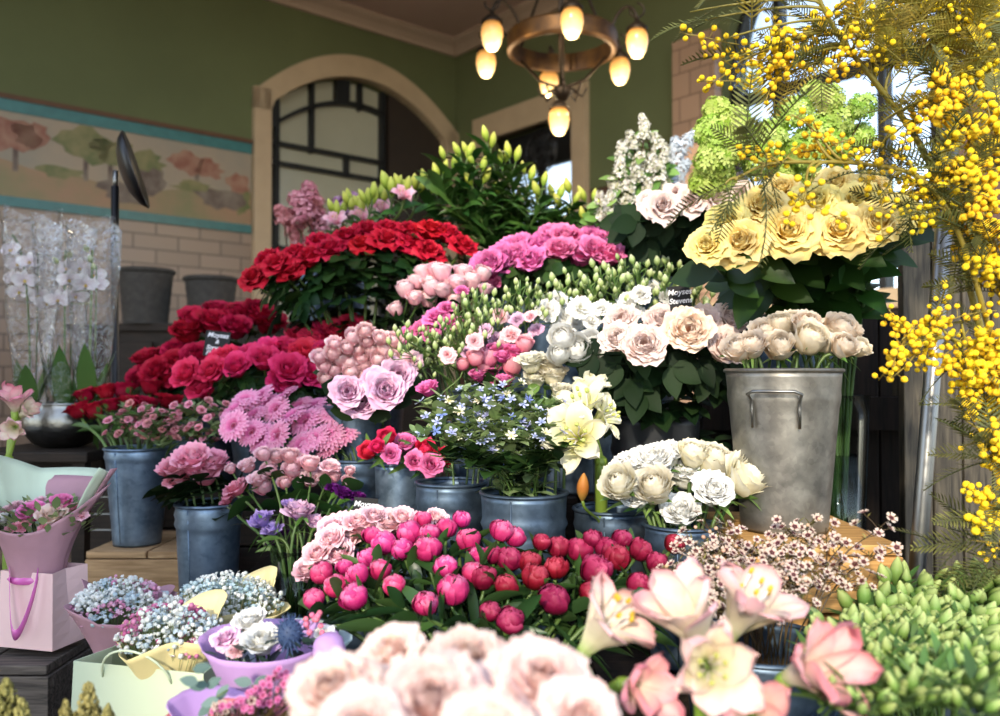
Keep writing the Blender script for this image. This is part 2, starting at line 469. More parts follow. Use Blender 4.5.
APRICOT = petal('petal_apricot_cream', [(0, '#f9dcae'), (.5, '#fce6c6'), (1, '#fef3e2')], transl=.35)
WHITE = petal('petal_white', [(0, '#dcdcae'), (.35, '#f4f1e4'), (1, '#fbfaf6')], transl=.35)
AMARY = petal('petal_lemon_white', [(0, '#c9d060'), (.25, '#ecea9c'), (.7, '#f5f0cf'), (1, '#f7f2dc')], transl=.4)
PAMARY = petal('petal_pink_amaryllis', [(0, '#cfd68a'), (.2, '#f2dfcb'), (.6, '#f2c2bf'), (1, '#e88fa3')], transl=.4, vein=.25)
CAMARY = petal('petal_cream_amaryllis', [(0, '#a9c566'), (.25, '#efe6c0'), (.7, '#f5e0cf'), (1, '#f0b3b8')], transl=.4, vein=.2)
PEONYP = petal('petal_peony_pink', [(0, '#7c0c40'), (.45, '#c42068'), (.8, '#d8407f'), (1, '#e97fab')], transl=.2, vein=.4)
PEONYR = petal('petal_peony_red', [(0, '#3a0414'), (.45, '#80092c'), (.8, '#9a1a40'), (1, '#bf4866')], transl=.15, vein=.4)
GERB = petal('petal_gerbera', [(0, '#c93f80'), (.4, '#f07fb2'), (1, '#fbb6d2')])
GEYE = petal('gerbera_eye', [(0, '#a3204f'), (.5, '#c75a80'), (1, '#f0c0d2')], transl=0)
ANEM = petal('petal_violet', [(0, '#6a4fae'), (.5, '#9b82cf'), (1, '#c7a6dd')])
ANEP = petal('petal_pale_violet_pink', [(0, '#8b62b8'), (.5, '#d7a2c8'), (1, '#e7bcd0')])
PURP = petal('petal_deep_purple', [(0, '#3c0b46'), (1, '#6d1a77')])
LILACP = petal('petal_pink_lilac', [(0, '#b8626a'), (1, '#f2b0b4')])
LILACV = petal('petal_mauve_lilac', [(0, '#a7729a'), (1, '#c797bf')])
LILACW = petal('petal_white_lilac', [(0, '#b9b98c'), (.4, '#e6e0d0'), (1, '#f7f2ee')])
LILACB = petal('petal_shaded_lilac', [(0, '#b8c4cc'), (1, '#dfe5ea')])  # white lilac with its bluish shade put into the petal colour
LIME = petal('petal_lime', [(0, '#8fb23a'), (1, '#d3e283')], transl=.35)
BLUE = petal('petal_pale_blue', [(0, '#8c95cc'), (.6, '#b6bde4'), (1, '#d6daf0')])
BLUE2 = petal('petal_sky_blue', [(0, '#6a80c4'), (1, '#93a8e2')])
WAX = petal('petal_waxflower', [(0, '#3c1a20'), (.34, '#6a3438'), (.46, '#c4ab9a'), (1, '#d8c6b6')])
WAXP = petal('petal_pink_waxflower', [(0, '#7a1740'), (.4, '#c4568c'), (1, '#d98ab4')])
GYPW = petal('gypsophila_white', [(0, '#cfd6cf'), (1, '#f1f0ea')])
GYPB = petal('gypsophila_blue', [(0, '#a9c3cc'), (1, '#d6e4e6')])
GYPP = petal('gypsophila_pink', [(0, '#d58aa8'), (1, '#ecc0d0')])
GYPM = petal('gypsophila_magenta', [(0, '#b95089'), (1, '#d98fb8')])
BUDG = petal('bud_yellow_green', [(0, '#6f8f2c'), (.5, '#b4c04a'), (1, '#d7d36a')], transl=.25)
BUDL = petal('bud_pale_green', [(0, '#84a04f'), (.6, '#b7c787'), (1, '#dfe3bd')], transl=.25)
BUDW = petal('bud_green_white', [(0, '#45662a'), (.5, '#779848'), (1, '#b6c47c')], transl=.25)
ORCH = petal('petal_orchid', [(0, '#d9c6cf'), (1, '#f2f0f0')])
MIMO = petal('mimosa_yellow', [(0, '#f5c414'), (1, '#ffe03c')], var=.06, transl=.25, rough=.9)
GOLDP = petal('anther_gold', [(0, '#d9b23a'), (1, '#d9b23a')])
FILA = petal('filament_white', [(0, '#f4ece4'), (1, '#f4ece4')])
STIG = petal('stamen_green', [(0, '#d5dc90'), (1, '#b9c650')])
LDARK = leafm('leaf_dark', '#10240f', '#22391a', spec=.15, rough=.6)
LROSE = leafm('leaf_rose', '#183218', '#375426', spec=.25)
LBIG = leafm('leaf_glossy', '#16300f', '#2f4f1c', rough=.35, spec=.3)
LMID = leafm('leaf_mid', '#3c5f2c', '#688a42')
LLILY = leafm('leaf_lily', '#2a5424', '#568038', rough=.35)
LPEONY = leafm('leaf_peony', '#223f22', '#4a6a34')
LGREY = leafm('leaf_grey_green', '#728e58', '#a8bb80', rough=.6)
LEUC = leafm('leaf_eucalyptus', '#44605a', '#6d8580', rough=.6)
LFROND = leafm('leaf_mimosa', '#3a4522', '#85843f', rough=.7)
LYEL = leafm('leaf_mimosa_yellow', '#85802c', '#c4b04c', rough=.7)  # yellower mimosa fronds
LLIME = leafm('leaf_lime', '#4f8a22', '#86b53a')
LFRESH = leafm('leaf_fresh', '#5d8a3c', '#93b560')
LOLIVE = petal('plume_olive', [(0, '#5f5a2c'), (1, '#a39a5c')])
STEM = leafm('stem_green', '#4d6b30', '#6f8a48')
STEMD = leafm('stem_shaded', '#2f4a24', '#4a6433')  # stem green darkened for the shade over the yellow rose stems
STEMW = leafm('stem_woody', '#4d3a26', '#6b5a3a')
STEMY = leafm('stem_mimosa', '#8d7a2c', '#a8963c')
STEMA = leafm('stem_thick', '#5f8a30', '#9ab84a')

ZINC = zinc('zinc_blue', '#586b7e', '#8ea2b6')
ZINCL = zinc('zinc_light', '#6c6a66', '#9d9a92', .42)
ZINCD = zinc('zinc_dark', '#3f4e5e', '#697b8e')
STEEL = solid('polished_steel', '#8f8f8d', rough=.38, metal=1, var=.1)
SILVER = solid('hammered_silver', '#8a8a86', rough=.28, metal=1, scale=18, bump=.5, var=.35)
BLACKM = solid('black_metal', '#121214', rough=.4, spec=.5)
SLATE = solid('chalkboard', '#141416', rough=.7)
CHALK = solid('chalk', '#e6e6ea', rough=.9)
STAND = wood('dark_stained_wood', '#1d1712', '#30261e')
CRATE = wood('weathered_grey_wood', '#3b3632', '#6d645c')
PINE = wood('pale_pine', '#9b7a55', '#c9a57a')
PINEY = wood('golden_pine', '#a87a43', '#d3a566')
GREYW = wood('grey_boards', '#2e2a25', '#575043', stretch=(12, 12, 1))
DARKW = wood('void_dark_boards', '#120d0a', '#2a1f18', stretch=(12, 12, 1))  # near black, the darkness of the void put into the board colour
BRASS = solid('aged_brass', '#5a3f1e', rough=.5, metal=.6, c2='#35251a', scale=12)
BRONZE = solid('dark_bronze', '#30261c', rough=.5, metal=.7)
PINKP = solid('pink_card', '#e6c3c0', rough=.7, var=.05)
PINKW = solid('pink_wrap', '#b58a95', rough=.6, var=.08, scale=20, bump=.15)
MINTW = solid('mint_wrap', '#c9d8bf', rough=.6, var=.05)
MINTP = solid('mint_card', '#c3cfb2', rough=.7, var=.04)
CREAMW = solid('cream_wrap', '#e6d79d', rough=.6, var=.06)
LILW = solid('lilac_wrap', '#b48fc4', rough=.6, var=.06)
BLUEW = solid('pale_blue_wrap', '#b9cfd2', rough=.6, var=.05)
CORW = solid('coral_wrap', '#c9757a', rough=.6, var=.06)
RIB = solid('satin_ribbon', '#d96bb8', rough=.25, spec=.7, var=.1)
GLASS = clear('clear_glass', '#f4f7f5', -.05, .02)
CELLO = clear('cellophane', '#fbfbfb', .06, .12, bump=.8, bscale=30)
WINGL = clear('window_glass', '#f2f6f8', .04, .01)
WATER = clear('water', '#dfe8e2', .05, .02)
THIS = petal('thistle_blue', [(0, '#22304a'), (1, '#4a5f86')], transl=0)
BROWNS = petal('bud_scale_brown', [(0, '#7f7a32'), (1, '#a9773a')])
OCHRE = petal('spent_bud', [(0, '#8f7a34'), (.5, '#b0702e'), (1, '#c98f45')], transl=.1)
BLACKP = solid('black_plastic', '#15171a', rough=.45)

def variants(name, fn, mat, k=3, s0=1, **kw):
    return [fn(s0 + 17 * i, **kw).mesh(name, mat) for i in range(k)]
M_SEPAL = variants('sepals', sepals, LMID, 2)
M_SEPALD = variants('sepals', sepals, LROSE, 2)
M_PSEPAL = [sepals(i * 7 + 3, n=4, up=1.12).mesh('sepals', m) for i, m in enumerate((LMID, BROWNS, LPEONY))]

SEEN_LABELS = {}
def flower(name, label, cat, group, blooms, base, rim, stem=STEM, r=.003, leaves=None, sep=None, bloomname='bloom', sag=.35, extra=None, zc=.42):
    """one cut stem with everything that grows on it"""
    root = thing(name, label, cat, base, group)
    mb = MB(); lm = MB()
    h, ax, sc, me = blooms[0][:4]
    end = h - ax * sc * zc
    d = (end - rim).length
    main = bez(base, rim + (rim - base) * .35, end - ax * d * sag, end, 10)
    loc = [p - base for p in main]
    mb.tube(loc, [r * 1.1] * 8 + [r] * 3, 6, 0, R.random())
    for h2, ax2, sc2, me2 in [x[:4] for x in blooms[1:]]:
        k = R.choice((6, 7, 8)); e2 = h2 - ax2 * sc2 * zc; s = main[k]; q = (e2 - s).length
        tw = bez(s, s + (main[k] - main[k - 1]).normalized() * q * .4, e2 - ax2 * q * .35, e2, 6)
        mb.tube([p - base for p in tw], r * .7, 5, 0, R.random())
    mb.build('stem', stem, root)
    if leaves:
        n, t0, t1, L, kind, lmat = leaves
        for k in range(n):
            t = lerp(t0, t1, (k + U(.1, .9)) / n) * 10; i = min(9, int(t)); p = lerp(loc[i], loc[i + 1], t - i)
            a = k * GOLD + U(-.5, .5); up = (loc[i + 1] - loc[i]).normalized()
            dv = Vector((math.cos(a), math.sin(a), 0)); dv = (dv - up * dv.dot(up)).normalized()
            l2 = L * U(.75, 1.2)
            if kind == 'rose': rose_leaf(lm, p, dv + up * U(-.1, .5), up, l2)
            elif kind == 'ovate': leaf(lm, p, dv + up * U(-.1, .6), up, l2, l2 * .58, U(.1, .7), .18, nv=7)
            elif kind == 'lance': leaf(lm, p, dv + up * U(.3, 1.1), up, l2, l2 * .2, U(.2, .8), .3)
            elif kind == 'blade': leaf(lm, p, dv * .4 + up, up, l2, l2 * .1, U(.1, .5), .3)
            elif kind == 'round': leaf(lm, p, dv + up * U(0, .5), up, l2, l2 * .8, U(.1, .4), .1)
        if lm.v: lm.build('leaves', lmat, root)
    for b in blooms:
        h2, ax2, sc2, me2 = b[:4]; roll = U(0, 6.28)
        M = place(h2 - base - ax2 * sc2 * zc, ax2, sc2, roll)
        o = put(bloomname, me2, root, M)
        if sep: put('sepals', R.choice(sep), root, M)
        for nm, sub in (b[4] if len(b) > 4 else []): put(nm, sub, root, M)
    if extra: extra(root, main, base)
    return root

def aim(h, piv, out=1.0, up=.5, cam=.6, jit=.18):
    d = (h - piv).normalized() * out + Vector((0, 0, up)) + Vector((-h.x * .3, -1, 0)).normalized() * cam + Vector((U(-jit, jit), U(-jit, jit), U(-jit, jit)))
    return d.normalized()

def bunch(name, cat, desc, where, rows, Y, meshes, rpx, cont, group, per=1, dback=.07, stem=STEM, r=.003, leaves=None, sep=None, out=1, up=.5, cam=.6,
          jit=.18, subs=None, bloomname='bloom', rj=.1, zc=.42, yslope=0, ymid=0):
    """cut flowers standing in one container; rows listed from front to back as pixel positions"""
    base, rim, spread = cont
    for ri, (rw, pts) in enumerate(rows):
        pts = sorted(pts, key=lambda q: q[0])
        packs = [pts[i:i + per] for i in range(0, len(pts), per)]
        for i, pk in enumerate(packs):
            bl = []
            for q in pk:
                rp = q[2] if len(q) > 2 else rpx
                yy = Y + ri * dback + U(-.02, .02) + (q[1] - ymid) * yslope
                h = at(q[0], q[1], yy); sc = rp * 1.19 * yy / F * U(1 - rj, 1 + rj)
                bl.append((h, aim(h, rim - Vector((0, 0, .05)), out, up, cam, jit), sc, R.choice(meshes), subs or []))
            k = (i + .5) / len(packs) * 2 - 1
            jx = Vector((k * spread, U(-.4, .4) * spread, 0))
            n = nth(i, len(packs)) if len(packs) > 1 else 'only one'
            lab = f"{desc}, {n}, {rw} row {where}" if rw else f"{desc}, {n} {where}"
            flower(name, lab, cat, group, bl, base + jx * .45, rim + jx * .9, stem, r, leaves, sep, bloomname, zc=zc)

def cont(px, rimpy, Y, h, w=.08):
    """bottom, mouth and inner radius of a container"""
    p = at(px, rimpy, Y)
    return (p - Vector((0, 0, h - .012)), p, w)
# ================================================================ the setting
WA0 = Vector((-.39, 7.4, 0)); DA = Vector((-.7617, -.6477, 0)).normalized(); NA = Vector((.6477, -.7617, 0)).normalized()
DB = Vector((.6477, -.7617, 0)).normalized(); NB = Vector((-.7617, -.6477, 0)).normalized()
ROOMH = 4.15
def wp(d, n, t, z, off=0): return WA0 + d * t + n * off + Vector((0, 0, z))
def wslab(mb, d, n, t0, t1, z0, z1, o0, o1, mi=0):
    b = len(mb.v)
    for z in (z0, z1):
        for t, o in ((t0, o0), (t1, o0), (t1, o1), (t0, o1)): mb.add(wp(d, n, t, z, o))
    for q in ((3, 2, 1, 0), (4, 5, 6, 7), (0, 1, 5, 4), (1, 2, 6, 5), (2, 3, 7, 6), (3, 0, 4, 7)): mb.face([b + i for i in q], mi)
def warch(mb, d, n, ts, zf0, zf1, o0, o1, mi=0):
    """strip between two height curves"""
    for a, b_ in zip(ts, ts[1:]):
        b = len(mb.v)
        for t in (a, b_):
            for z in (zf0(t), zf1(t)):
                for o in (o0, o1): mb.add(wp(d, n, t, z, o))
        for q in ((0, 4, 6, 2), (1, 3, 7, 5), (0, 1, 5, 4), (2, 6, 7, 3), (0, 2, 3, 1), (4, 5, 7, 6)): mb.face([b + i for i in q], mi)

GREENW = solid('olive_green_plaster', '#5d6340', rough=.85, var=.12, scale=1.5)
CEILM = solid('mauve_ceiling', '#bfa397', rough=.9, var=.06, scale=2)
CORN = solid('cornice_plaster', '#a58f7c', rough=.8, var=.05)
TILEA = tiles('beige_tiles', '#8a7462', '#806b5a', '#5a4a3e', .3, .1)
TILEB = tiles('rust_tiles', '#5a3c2c', '#4d3426', '#33241c', .3, .1)
TILEP = tiles('pinkish_tiles', '#a98a72', '#9c7e68', '#7a6250', .16, .16)
BEIGE = solid('beige_stone', '#b39b7c', rough=.7, var=.1, scale=6)
FLOORM = tiles('stone_floor', '#3a3733', '#322f2c', '#1d1b19', .6, .6)
LEAD = solid('black_lead', '#0e1012', rough=.5)
FROST = solid('grey_door_glass', '#a8a48f', rough=.18, spec=.8, var=.12, scale=1.2)
DOORB = solid('dark_brown_door', '#2e241d', rough=.5, var=.2)
TEAL = solid('teal_border', '#356a68', rough=.35, var=.2, scale=14)
RUSTR = solid('rust_edge', '#5a3a24', rough=.6)

uvA = lambda p: ((p - WA0).dot(DA), p.z)
uvB = lambda p: ((p - WA0).dot(DB), p.z)
# wall with the arched door
at0, at1 = .12, 1.74
archA = lambda t: 3.26 + .36 * (1 - ((t - (at0 + at1) / 2) / ((at1 - at0) / 2)) ** 2)
mb = MB()
wslab(mb, DA, NA, at1, 8.2, 0, 2.31, 0, -.25, 1); wslab(mb, DA, NA, at1, 8.2, 2.31, ROOMH, 0, -.25, 0)
wslab(mb, DA, NA, -.25, at0, 0, ROOMH, 0, -.25, 0)
ts = [lerp(at0, at1, i / 60) for i in range(61)]
warch(mb, DA, NA, ts, archA, lambda t: ROOMH, 0, -.25, 0)
struct(mb.build('wall_back', [GREENW, TILEA], smooth=False, uvs=uvA))
# door
dr = thing('door_1', None, None, wp(DA, NA, 1, 0)); dr['kind'] = 'structure'
def dchild(name, mb, mat):
    o = mb.build(name, mat, dr, smooth=False); o.matrix_local = Matrix.Translation(-dr.location); return o
fw = .13
mb = MB()
to = [lerp(at0 - fw, at1 + fw, i / 60) for i in range(61)]
archO = lambda t: 3.30 + .46 * (1 - ((t - .93) / (.94)) ** 2) + .03
inner = lambda t: archA(min(max(t, at0), at1)) if at0 <= t <= at1 else 3.2
warch(mb, DA, NA, to, inner, archO, .05, -.05)
wslab(mb, DA, NA, at1, at1 + fw, 0, 3.36, .05, -.05); wslab(mb, DA, NA, at0 - fw * .8, at0, 0, 3.36, .05, -.05)
dchild('door_frame', mb, BEIGE)
mb = MB()
warch(mb, DA, NA, [lerp(.66, at1, i / 12) for i in range(13)], lambda t: 0, archA, -.12, -.14)
dchild('door_pane', mb, FROST)
mb = MB()
warch(mb, DA, NA, [lerp(at0, .66, i / 24) for i in range(25)], lambda t: 0, archA, -.04, -.2)
dchild('door_leaf', mb, DOORB)
mb = MB()
for t in (1.64, .70): wslab(mb, DA, NA, t - .018, t + .018, 0, archA(t), -.06, -.13)
wslab(mb, DA, NA, 1.33, 1.36, 2.98, archA(1.34), -.06, -.13)
wslab(mb, DA, NA, 1.02, 1.05, 2.84, 3.0, -.06, -.13); wslab(mb, DA, NA, .9, .93, 3.4, archA(.9), -.06, -.13)
for z in (2.84, 2.99, 2.2, 1.2): wslab(mb, DA, NA, .68, at1, z, z + .03, -.06, -.13)
warch(mb, DA, NA, [lerp(.68, at1, i / 14) for i in range(15)], lambda t: archA(t) - .2, lambda t: archA(t) - .165, -.06, -.13)
warch(mb, DA, NA, [1.64, 1.7, at1], lambda t: archA(t) - .2, archA, -.055, -.13); warch(mb, DA, NA, [1.02, 1.08, 1.14], lambda t: archA(t) - .2, archA, -.055, -.13)
dchild('door_muntin', mb, LEAD)

# wall with the windows
mb = MB()
w0, w1, wz0, wz1 = .46, 1.47, 1.6, 3.2
v0, v1 = 2.76, 4.05
archB = lambda t: 3.05 + .95 * math.sqrt(max(0, 1 - ((t - (v0 + v1) / 2) / ((v1 - v0) / 2)) ** 2))
for a, b_ in ((0, w0), (w1, v0), (v1, 6.6)):
    wslab(mb, DB, NB, a, b_, 0, 2.6, 0, -.25, 1); wslab(mb, DB, NB, a, b_, 2.6, ROOMH, 0, -.25, 0)
wslab(mb, DB, NB, w0, w1, 0, wz0, 0, -.25, 1); wslab(mb, DB, NB, w0, w1, wz1, ROOMH, 0, -.25, 0)
wslab(mb, DB, NB, v0, v1, 0, 1.7, 0, -.25, 1)
warch(mb, DB, NB, [v0 + (v1 - v0) * .5 * (1 - math.cos(PI * i / 20)) for i in range(21)], archB, lambda t: ROOMH, 0, -.25, 0)
struct(mb.build('wall_right', [GREENW, TILEB], smooth=False, uvs=uvB))
def window(name, parts):
    o = thing(name, None, None, wp(DB, NB, 1, 1)); o['kind'] = 'structure'
    for nm, mb, mat in parts:
        c = mb.build(nm, mat, o, smooth=False); c.matrix_local = Matrix.Translation(-o.location)
a = MB(); wslab(a, DB, NB, w0 - .16, w1 + .14, wz1, wz1 + .2, .05, -.06); wslab(a, DB, NB, w1, w1 + .14, wz0, wz1, .05, -.06); wslab(a, DB, NB, w0 - .16, w0, wz0, wz1, .05, -.06)
wslab(a, DB, NB, w0 - .16, w1 + .14, wz0 - .1, wz0, .08, -.06)
b = MB(); wslab(b, DB, NB, w0, w1, wz1 - .3, wz1, -.1, -.16)
for t in (w0, w1 - .05, (w0 + w1) / 2 - .02): wslab(b, DB, NB, t, t + .05, wz0, wz1, -.1, -.16)
wslab(b, DB, NB, w0, w1, 2.3, 2.34, -.1, -.16)
p = MB(); wslab(p, DB, NB, w0, w1, wz0, wz1, -.12, -.126)
window('window_1', [('window_frame', a, BEIGE), ('sash', b, LEAD), ('pane', p, WINGL)])
b = MB(); tv = [v0 + (v1 - v0) * .5 * (1 - math.cos(PI * i / 20)) for i in range(21)]
warch(b, DB, NB, tv, lambda t: max(1.7, archB(t) - .09), archB, -.08, -.18)
wslab(b, DB, NB, v0, v0 + .07, 1.7, 3.06, -.08, -.18); wslab(b, DB, NB, v1 - .07, v1, 1.7, 3.06, -.08, -.18)
wslab(b, DB, NB, 3.06, 3.1, 1.7, archB(3.08), -.08, -.18); wslab(b, DB, NB, 3.7, 3.74, 1.7, archB(3.72), -.08, -.18)
wslab(b, DB, NB, v0, v1, 2.95, 3.0, -.08, -.18); wslab(b, DB, NB, v0, v1, 2.2, 2.24, -.08, -.18)
p = MB(); warch(p, DB, NB, tv, lambda t: 1.7, archB, -.12, -.126)
a = MB(); wslab(a, DB, NB, v0 - .06, v1 + .06, 1.6, 1.7, .12, -.08)
window('window_2', [('window_sill', a, BEIGE), ('sash', b, LEAD), ('pane', p, WINGL)])
mb = MB(); wslab(mb, DB, NB, 2.42, 2.75, 0, 3.42, .07, 0)
struct(mb.build('pillar', TILEP, smooth=False, uvs=uvB))
# ceiling, cornice, floor
A7, B5 = wp(DA, NA, 8.2, 0), wp(DB, NB, 6.6, 0)
mb = MB()
for z in (ROOMH, ROOMH + .15):
    for q in (WA0 - NA * .25 - NB * .25, A7 - NA * .25, B5 - NB * .25): mb.add((q.x, q.y, z))
mb.face((0, 1, 2)); mb.face((5, 4, 3))
for i in range(3): j = (i + 1) % 3; mb.face((i, j, 3 + j, 3 + i))
struct(mb.build('ceiling', CEILM, smooth=False))
for nm, d, n, L in (('trim_1', DA, NA, 7.1), ('trim_2', DB, NB, 5.1)):
    mb = MB()
    prof = [(0, -.12), (.025, -.12), (.035, -.09), (.06, -.06), (.1, -.035), (.115, -.02), (.115, 0), (0, 0)]
    for t in (0.0, L):
        for o, z in prof: mb.add(wp(d, n, t, ROOMH + z, o))
    for i in range(7): mb.face((i, i + 1, 8 + i + 1, 8 + i))
    struct(mb.build(nm, CORN, smooth=False))
mb = MB(); mb.box((-7, -3, -.1), (7, 9, 0))
struct(mb.build('floor', FLOORM, smooth=False, uvs=lambda p: (p.x, p.y)))

# painted tile frieze on the back wall
PA = solid('frieze_sky', '#857c6c', rough=.5, c2='#97846e', scale=2.5, var=.1)
PB = solid('frieze_ground', '#927055', rough=.5, c2='#77704c', scale=3)
PC = solid('frieze_trees', '#545c30', rough=.5, c2='#7a7048', scale=9)
PD = solid('frieze_rust_trees', '#7c4a38', rough=.5, c2='#94705a', scale=9)
PE = solid('frieze_dark', '#4f3d33', rough=.5, c2='#76685a', scale=9)
mr = thing('wall_mural', 'long painted tile frieze of a country scene between teal borders', 'mural', wp(DA, NA, 4, 2.3))
def mchild(name, mb, mats, sm=False):
    o = mb.build(name, mats, mr, smooth=sm); o.matrix_local = Matrix.Translation(-mr.location)
t0, t1 = at1 + fw + .01, 7.1
mb = MB(); wslab(mb, DA, NA, t0, t1, 2.34, 2.86, 0, .012, 0)
rr = random.Random(4)
def blob(t, z, rt, rz, mi, off):
    b = len(mb.v); n = 18; mb.add(wp(DA, NA, t, z, off))
    ph = rr.uniform(0, 9)
    for i in range(n):
        a = 2 * PI * i / n; q = 1 + .6 * noise.noise(Vector((math.cos(a) * 2.6 + ph, math.sin(a) * 2.6, ph)))
        mb.add(wp(DA, NA, t + rt * q * math.cos(a), max(2.345, min(2.855, z + rz * q * math.sin(a))), off))
    for i in range(n): mb.face((b, b + 1 + i, b + 1 + (i + 1) % n), mi)
# ground strip with a rolling edge
warch(mb, DA, NA, [lerp(t0, t1, i / 40) for i in range(41)], lambda t: 2.34, lambda t: 2.52 + .04 * math.sin(t * 4) + .02 * math.sin(t * 11), .012, .014, 1)
for t, z, rt, rz, mi in ((3.45, 2.72, .16, .1, 3), (3.32, 2.74, .1, .08, 3), (3.0, 2.73, .17, .1, 2), (2.82, 2.72, .14, .09, 2), (2.62, 2.68, .12, .08, 2), (2.35, 2.72, .12, .07, 3), (2.2, 2.70, .1, .07, 3),
                         (1.98, 2.62, .08, .08, 3), (3.7, 2.7, .15, .1, 2), (4.1, 2.72, .2, .11, 3), (4.6, 2.7, .2, .1, 2), (5.2, 2.7, .2, .1, 2), (2.75, 2.47, .16, .08, 4), (2.6, 2.56, .1, .09, 4), (2.1, 2.5, .17, .07, 4),
                         (2.3, 2.56, .15, .04, 2), (3.15, 2.53, .14, .04, 2), (1.95, 2.5, .06, .1, 2)):
    blob(t, z, rt, rz, mi, .0145 + .0004 * mi)
for t, z in ((3.4, 2.58), (3.0, 2.58), (2.85, 2.58), (2.28, 2.6)): wslab(mb, DA, NA, t - .015, t + .015, z - .08, z + .1, .012, .0142, 4)
mchild('painted_panel', mb, [PA, PB, PC, PD, PE])
mb = MB(); wslab(mb, DA, NA, t0, t1, 2.86, 2.935, 0, .02); mchild('top_border', mb, TEAL)
mb = MB(); wslab(mb, DA, NA, t0, t1, 2.28, 2.34, 0, .02); mchild('bottom_border', mb, TEAL)
mb = MB(); wslab(mb, DA, NA, t0, t1, 2.935, 2.965, 0, .03); mchild('edging', mb, RUSTR)

# round black fan on the window sill
fc = at(543, 152, 6.3)
fn_ = thing('round_fan', 'round black fan standing in the far small window', 'fan', (fc.x, fc.y, wz0))
Mf = Matrix.Translation(Vector((0, 0, fc.z - wz0))) @ orient(NB)
mb = MB()
for k in (.17, .13, .08, .04):
    mb.tube([Mf @ Vector((k * math.cos(2 * PI * i / 28), k * math.sin(2 * PI * i / 28), .05 if k < .17 else .02)) for i in range(29)], .006, 5)
for i in range(16):
    a = 2 * PI * i / 16; mb.tube([Mf @ Vector((.03 * math.cos(a), .03 * math.sin(a), .055)), Mf @ Vector((.165 * math.cos(a), .165 * math.sin(a), .03))], .003, 4)
mb.build('cage', BLACKM, fn_)
for i in range(4):
    mb = MB(); a = i * PI / 2
    mb.grid(lambda u, v, a=a: Mf @ Vector(((.02 + .13 * v) * math.cos(a + (u - .5) * 1.2), (.02 + .13 * v) * math.sin(a + (u - .5) * 1.2), .02 * u)), 4, 3)
    solidify(mb.build('blade', BLACKM, fn_), .004)
mb = MB(); mb.lathe([(.0, 0), (.12, 0), (.12, .02), (.02, .04), (.018, fc.z - wz0 - .17), (0, fc.z - wz0 - .16)], 16); mb.build('fan_stand', BLACKM, fn_)

# chandelier
cc = at(562, 44, 4.15); RG = .255
ch = thing('chandelier', 'round brass ring chandelier with amber acorn lamps under the ceiling', 'chandelier', (cc.x, cc.y, cc.z))
mb = MB(); mb.lathe([(RG - .012, -.045), (RG + .012, -.045), (RG + .018, -.03), (RG + .01, 0), (RG + .018, .03), (RG + .012, .045), (RG - .012, .045), (RG - .012, -.045)], 48); mb.build('ring', BRASS, ch)
mb = MB()
mb.tube([(0, 0, -.25), (0, 0, ROOMH - cc.z)], .012, 8)
for i in range(3):
    a = 2 * PI * i / 3 + .4; mb.tube([(RG * math.cos(a), RG * math.sin(a), .03), (RG * .4 * math.cos(a), RG * .4 * math.sin(a), .35), (0, 0, .75)], .008, 6)
    mb.tube([(RG * math.cos(a), RG * math.sin(a), -.02), (RG * .5 * math.cos(a), RG * .5 * math.sin(a), -.16), (0, 0, -.22)], .008, 6)
mb.build('hanging_rod', BRONZE, ch)
mb = MB(); mb.lathe([(0, ROOMH - cc.z), (.07, ROOMH - cc.z), (.06, ROOMH - cc.z - .03), (.015, ROOMH - cc.z - .06)], 20); mb.build('ceiling_rose', BRASS, ch)
mb = MB(); mb.lathe([(0, -.30), (.03, -.27), (.06, -.235), (.03, -.21), (.012, -.19)], 16)
for i in range(8):
    a = 2 * PI * i / 8; mb.tube([(.05 * math.cos(a), .05 * math.sin(a), -.23), (.1 * math.cos(a), .1 * math.sin(a), -.26), (.12 * math.cos(a), .12 * math.sin(a), -.22)], .006, 5)
mb.build('centre_boss', BRONZE, ch)
AMBER = glow('amber_lamp_glass', [(0, '#fff0c4'), (.3, '#ffdf9a'), (.5, '#d19a56'), (.75, '#9a6a34'), (1, '#6a4420')], .95)
bulbs = [(492, 35, 3.9), (486, 63, 4.3), (637, 42, 3.95), (620, 70, 4.32), (549, 83, 4.5), (572, 22, 3.75), (559, 120, 4.15)]
bm_ = MB(); bm_.lathe([(.004, -.078), (.024, -.07), (.042, -.042), (.052, 0), (.049, .032), (.039, .054), (.022, .064)], 20)
bmesh_ = bm_.mesh('lamp_shade', AMBER)
capm = MB(); capm.lathe([(.05, .052), (.05, .066), (.03, .085), (.012, .1), (.01, .12)], 14); capmesh = capm.mesh('lamp_cap', BRONZE)
for i, (px, py, Y) in enumerate(bulbs):
    p = at(px, py, Y) - cc
    arm = MB(); top = p + Vector((0, 0, .1))
    if i < 6:
        hd = Vector((p.x, p.y, 0)); rd = hd.normalized() * RG
        arm.tube(bez(rd, rd + hd.normalized() * .02 + Vector((0, 0, .1)), top + Vector((0, 0, .14)) - hd.normalized() * .02, top, 10), .008, 6)
        arm.tube([top + Vector((.035 * math.sin(k * .7), 0, .05 + .035 * math.cos(k * .7))) for k in range(8)], .005, 5)
    else:
        arm.tube([Vector((0, 0, -.25)), top], .007, 6)
    ao = arm.build('lamp_arm', BRONZE, ch)
    pl_ = bpy.data.lights.new('lamp_light', 'POINT'); pl_.energy = 3; pl_.color = (1, .76, .46); pl_.shadow_soft_size = .03
    po_ = bpy.data.objects.new('lamp_light', pl_); COL.objects.link(po_); po_.parent = ch; po_.location = p + V(0, 0, -.12)
    put('lamp_shade', bmesh_, ch, Matrix.Translation(p)); put('lamp_cap', capmesh, ch, Matrix.Translation(p))

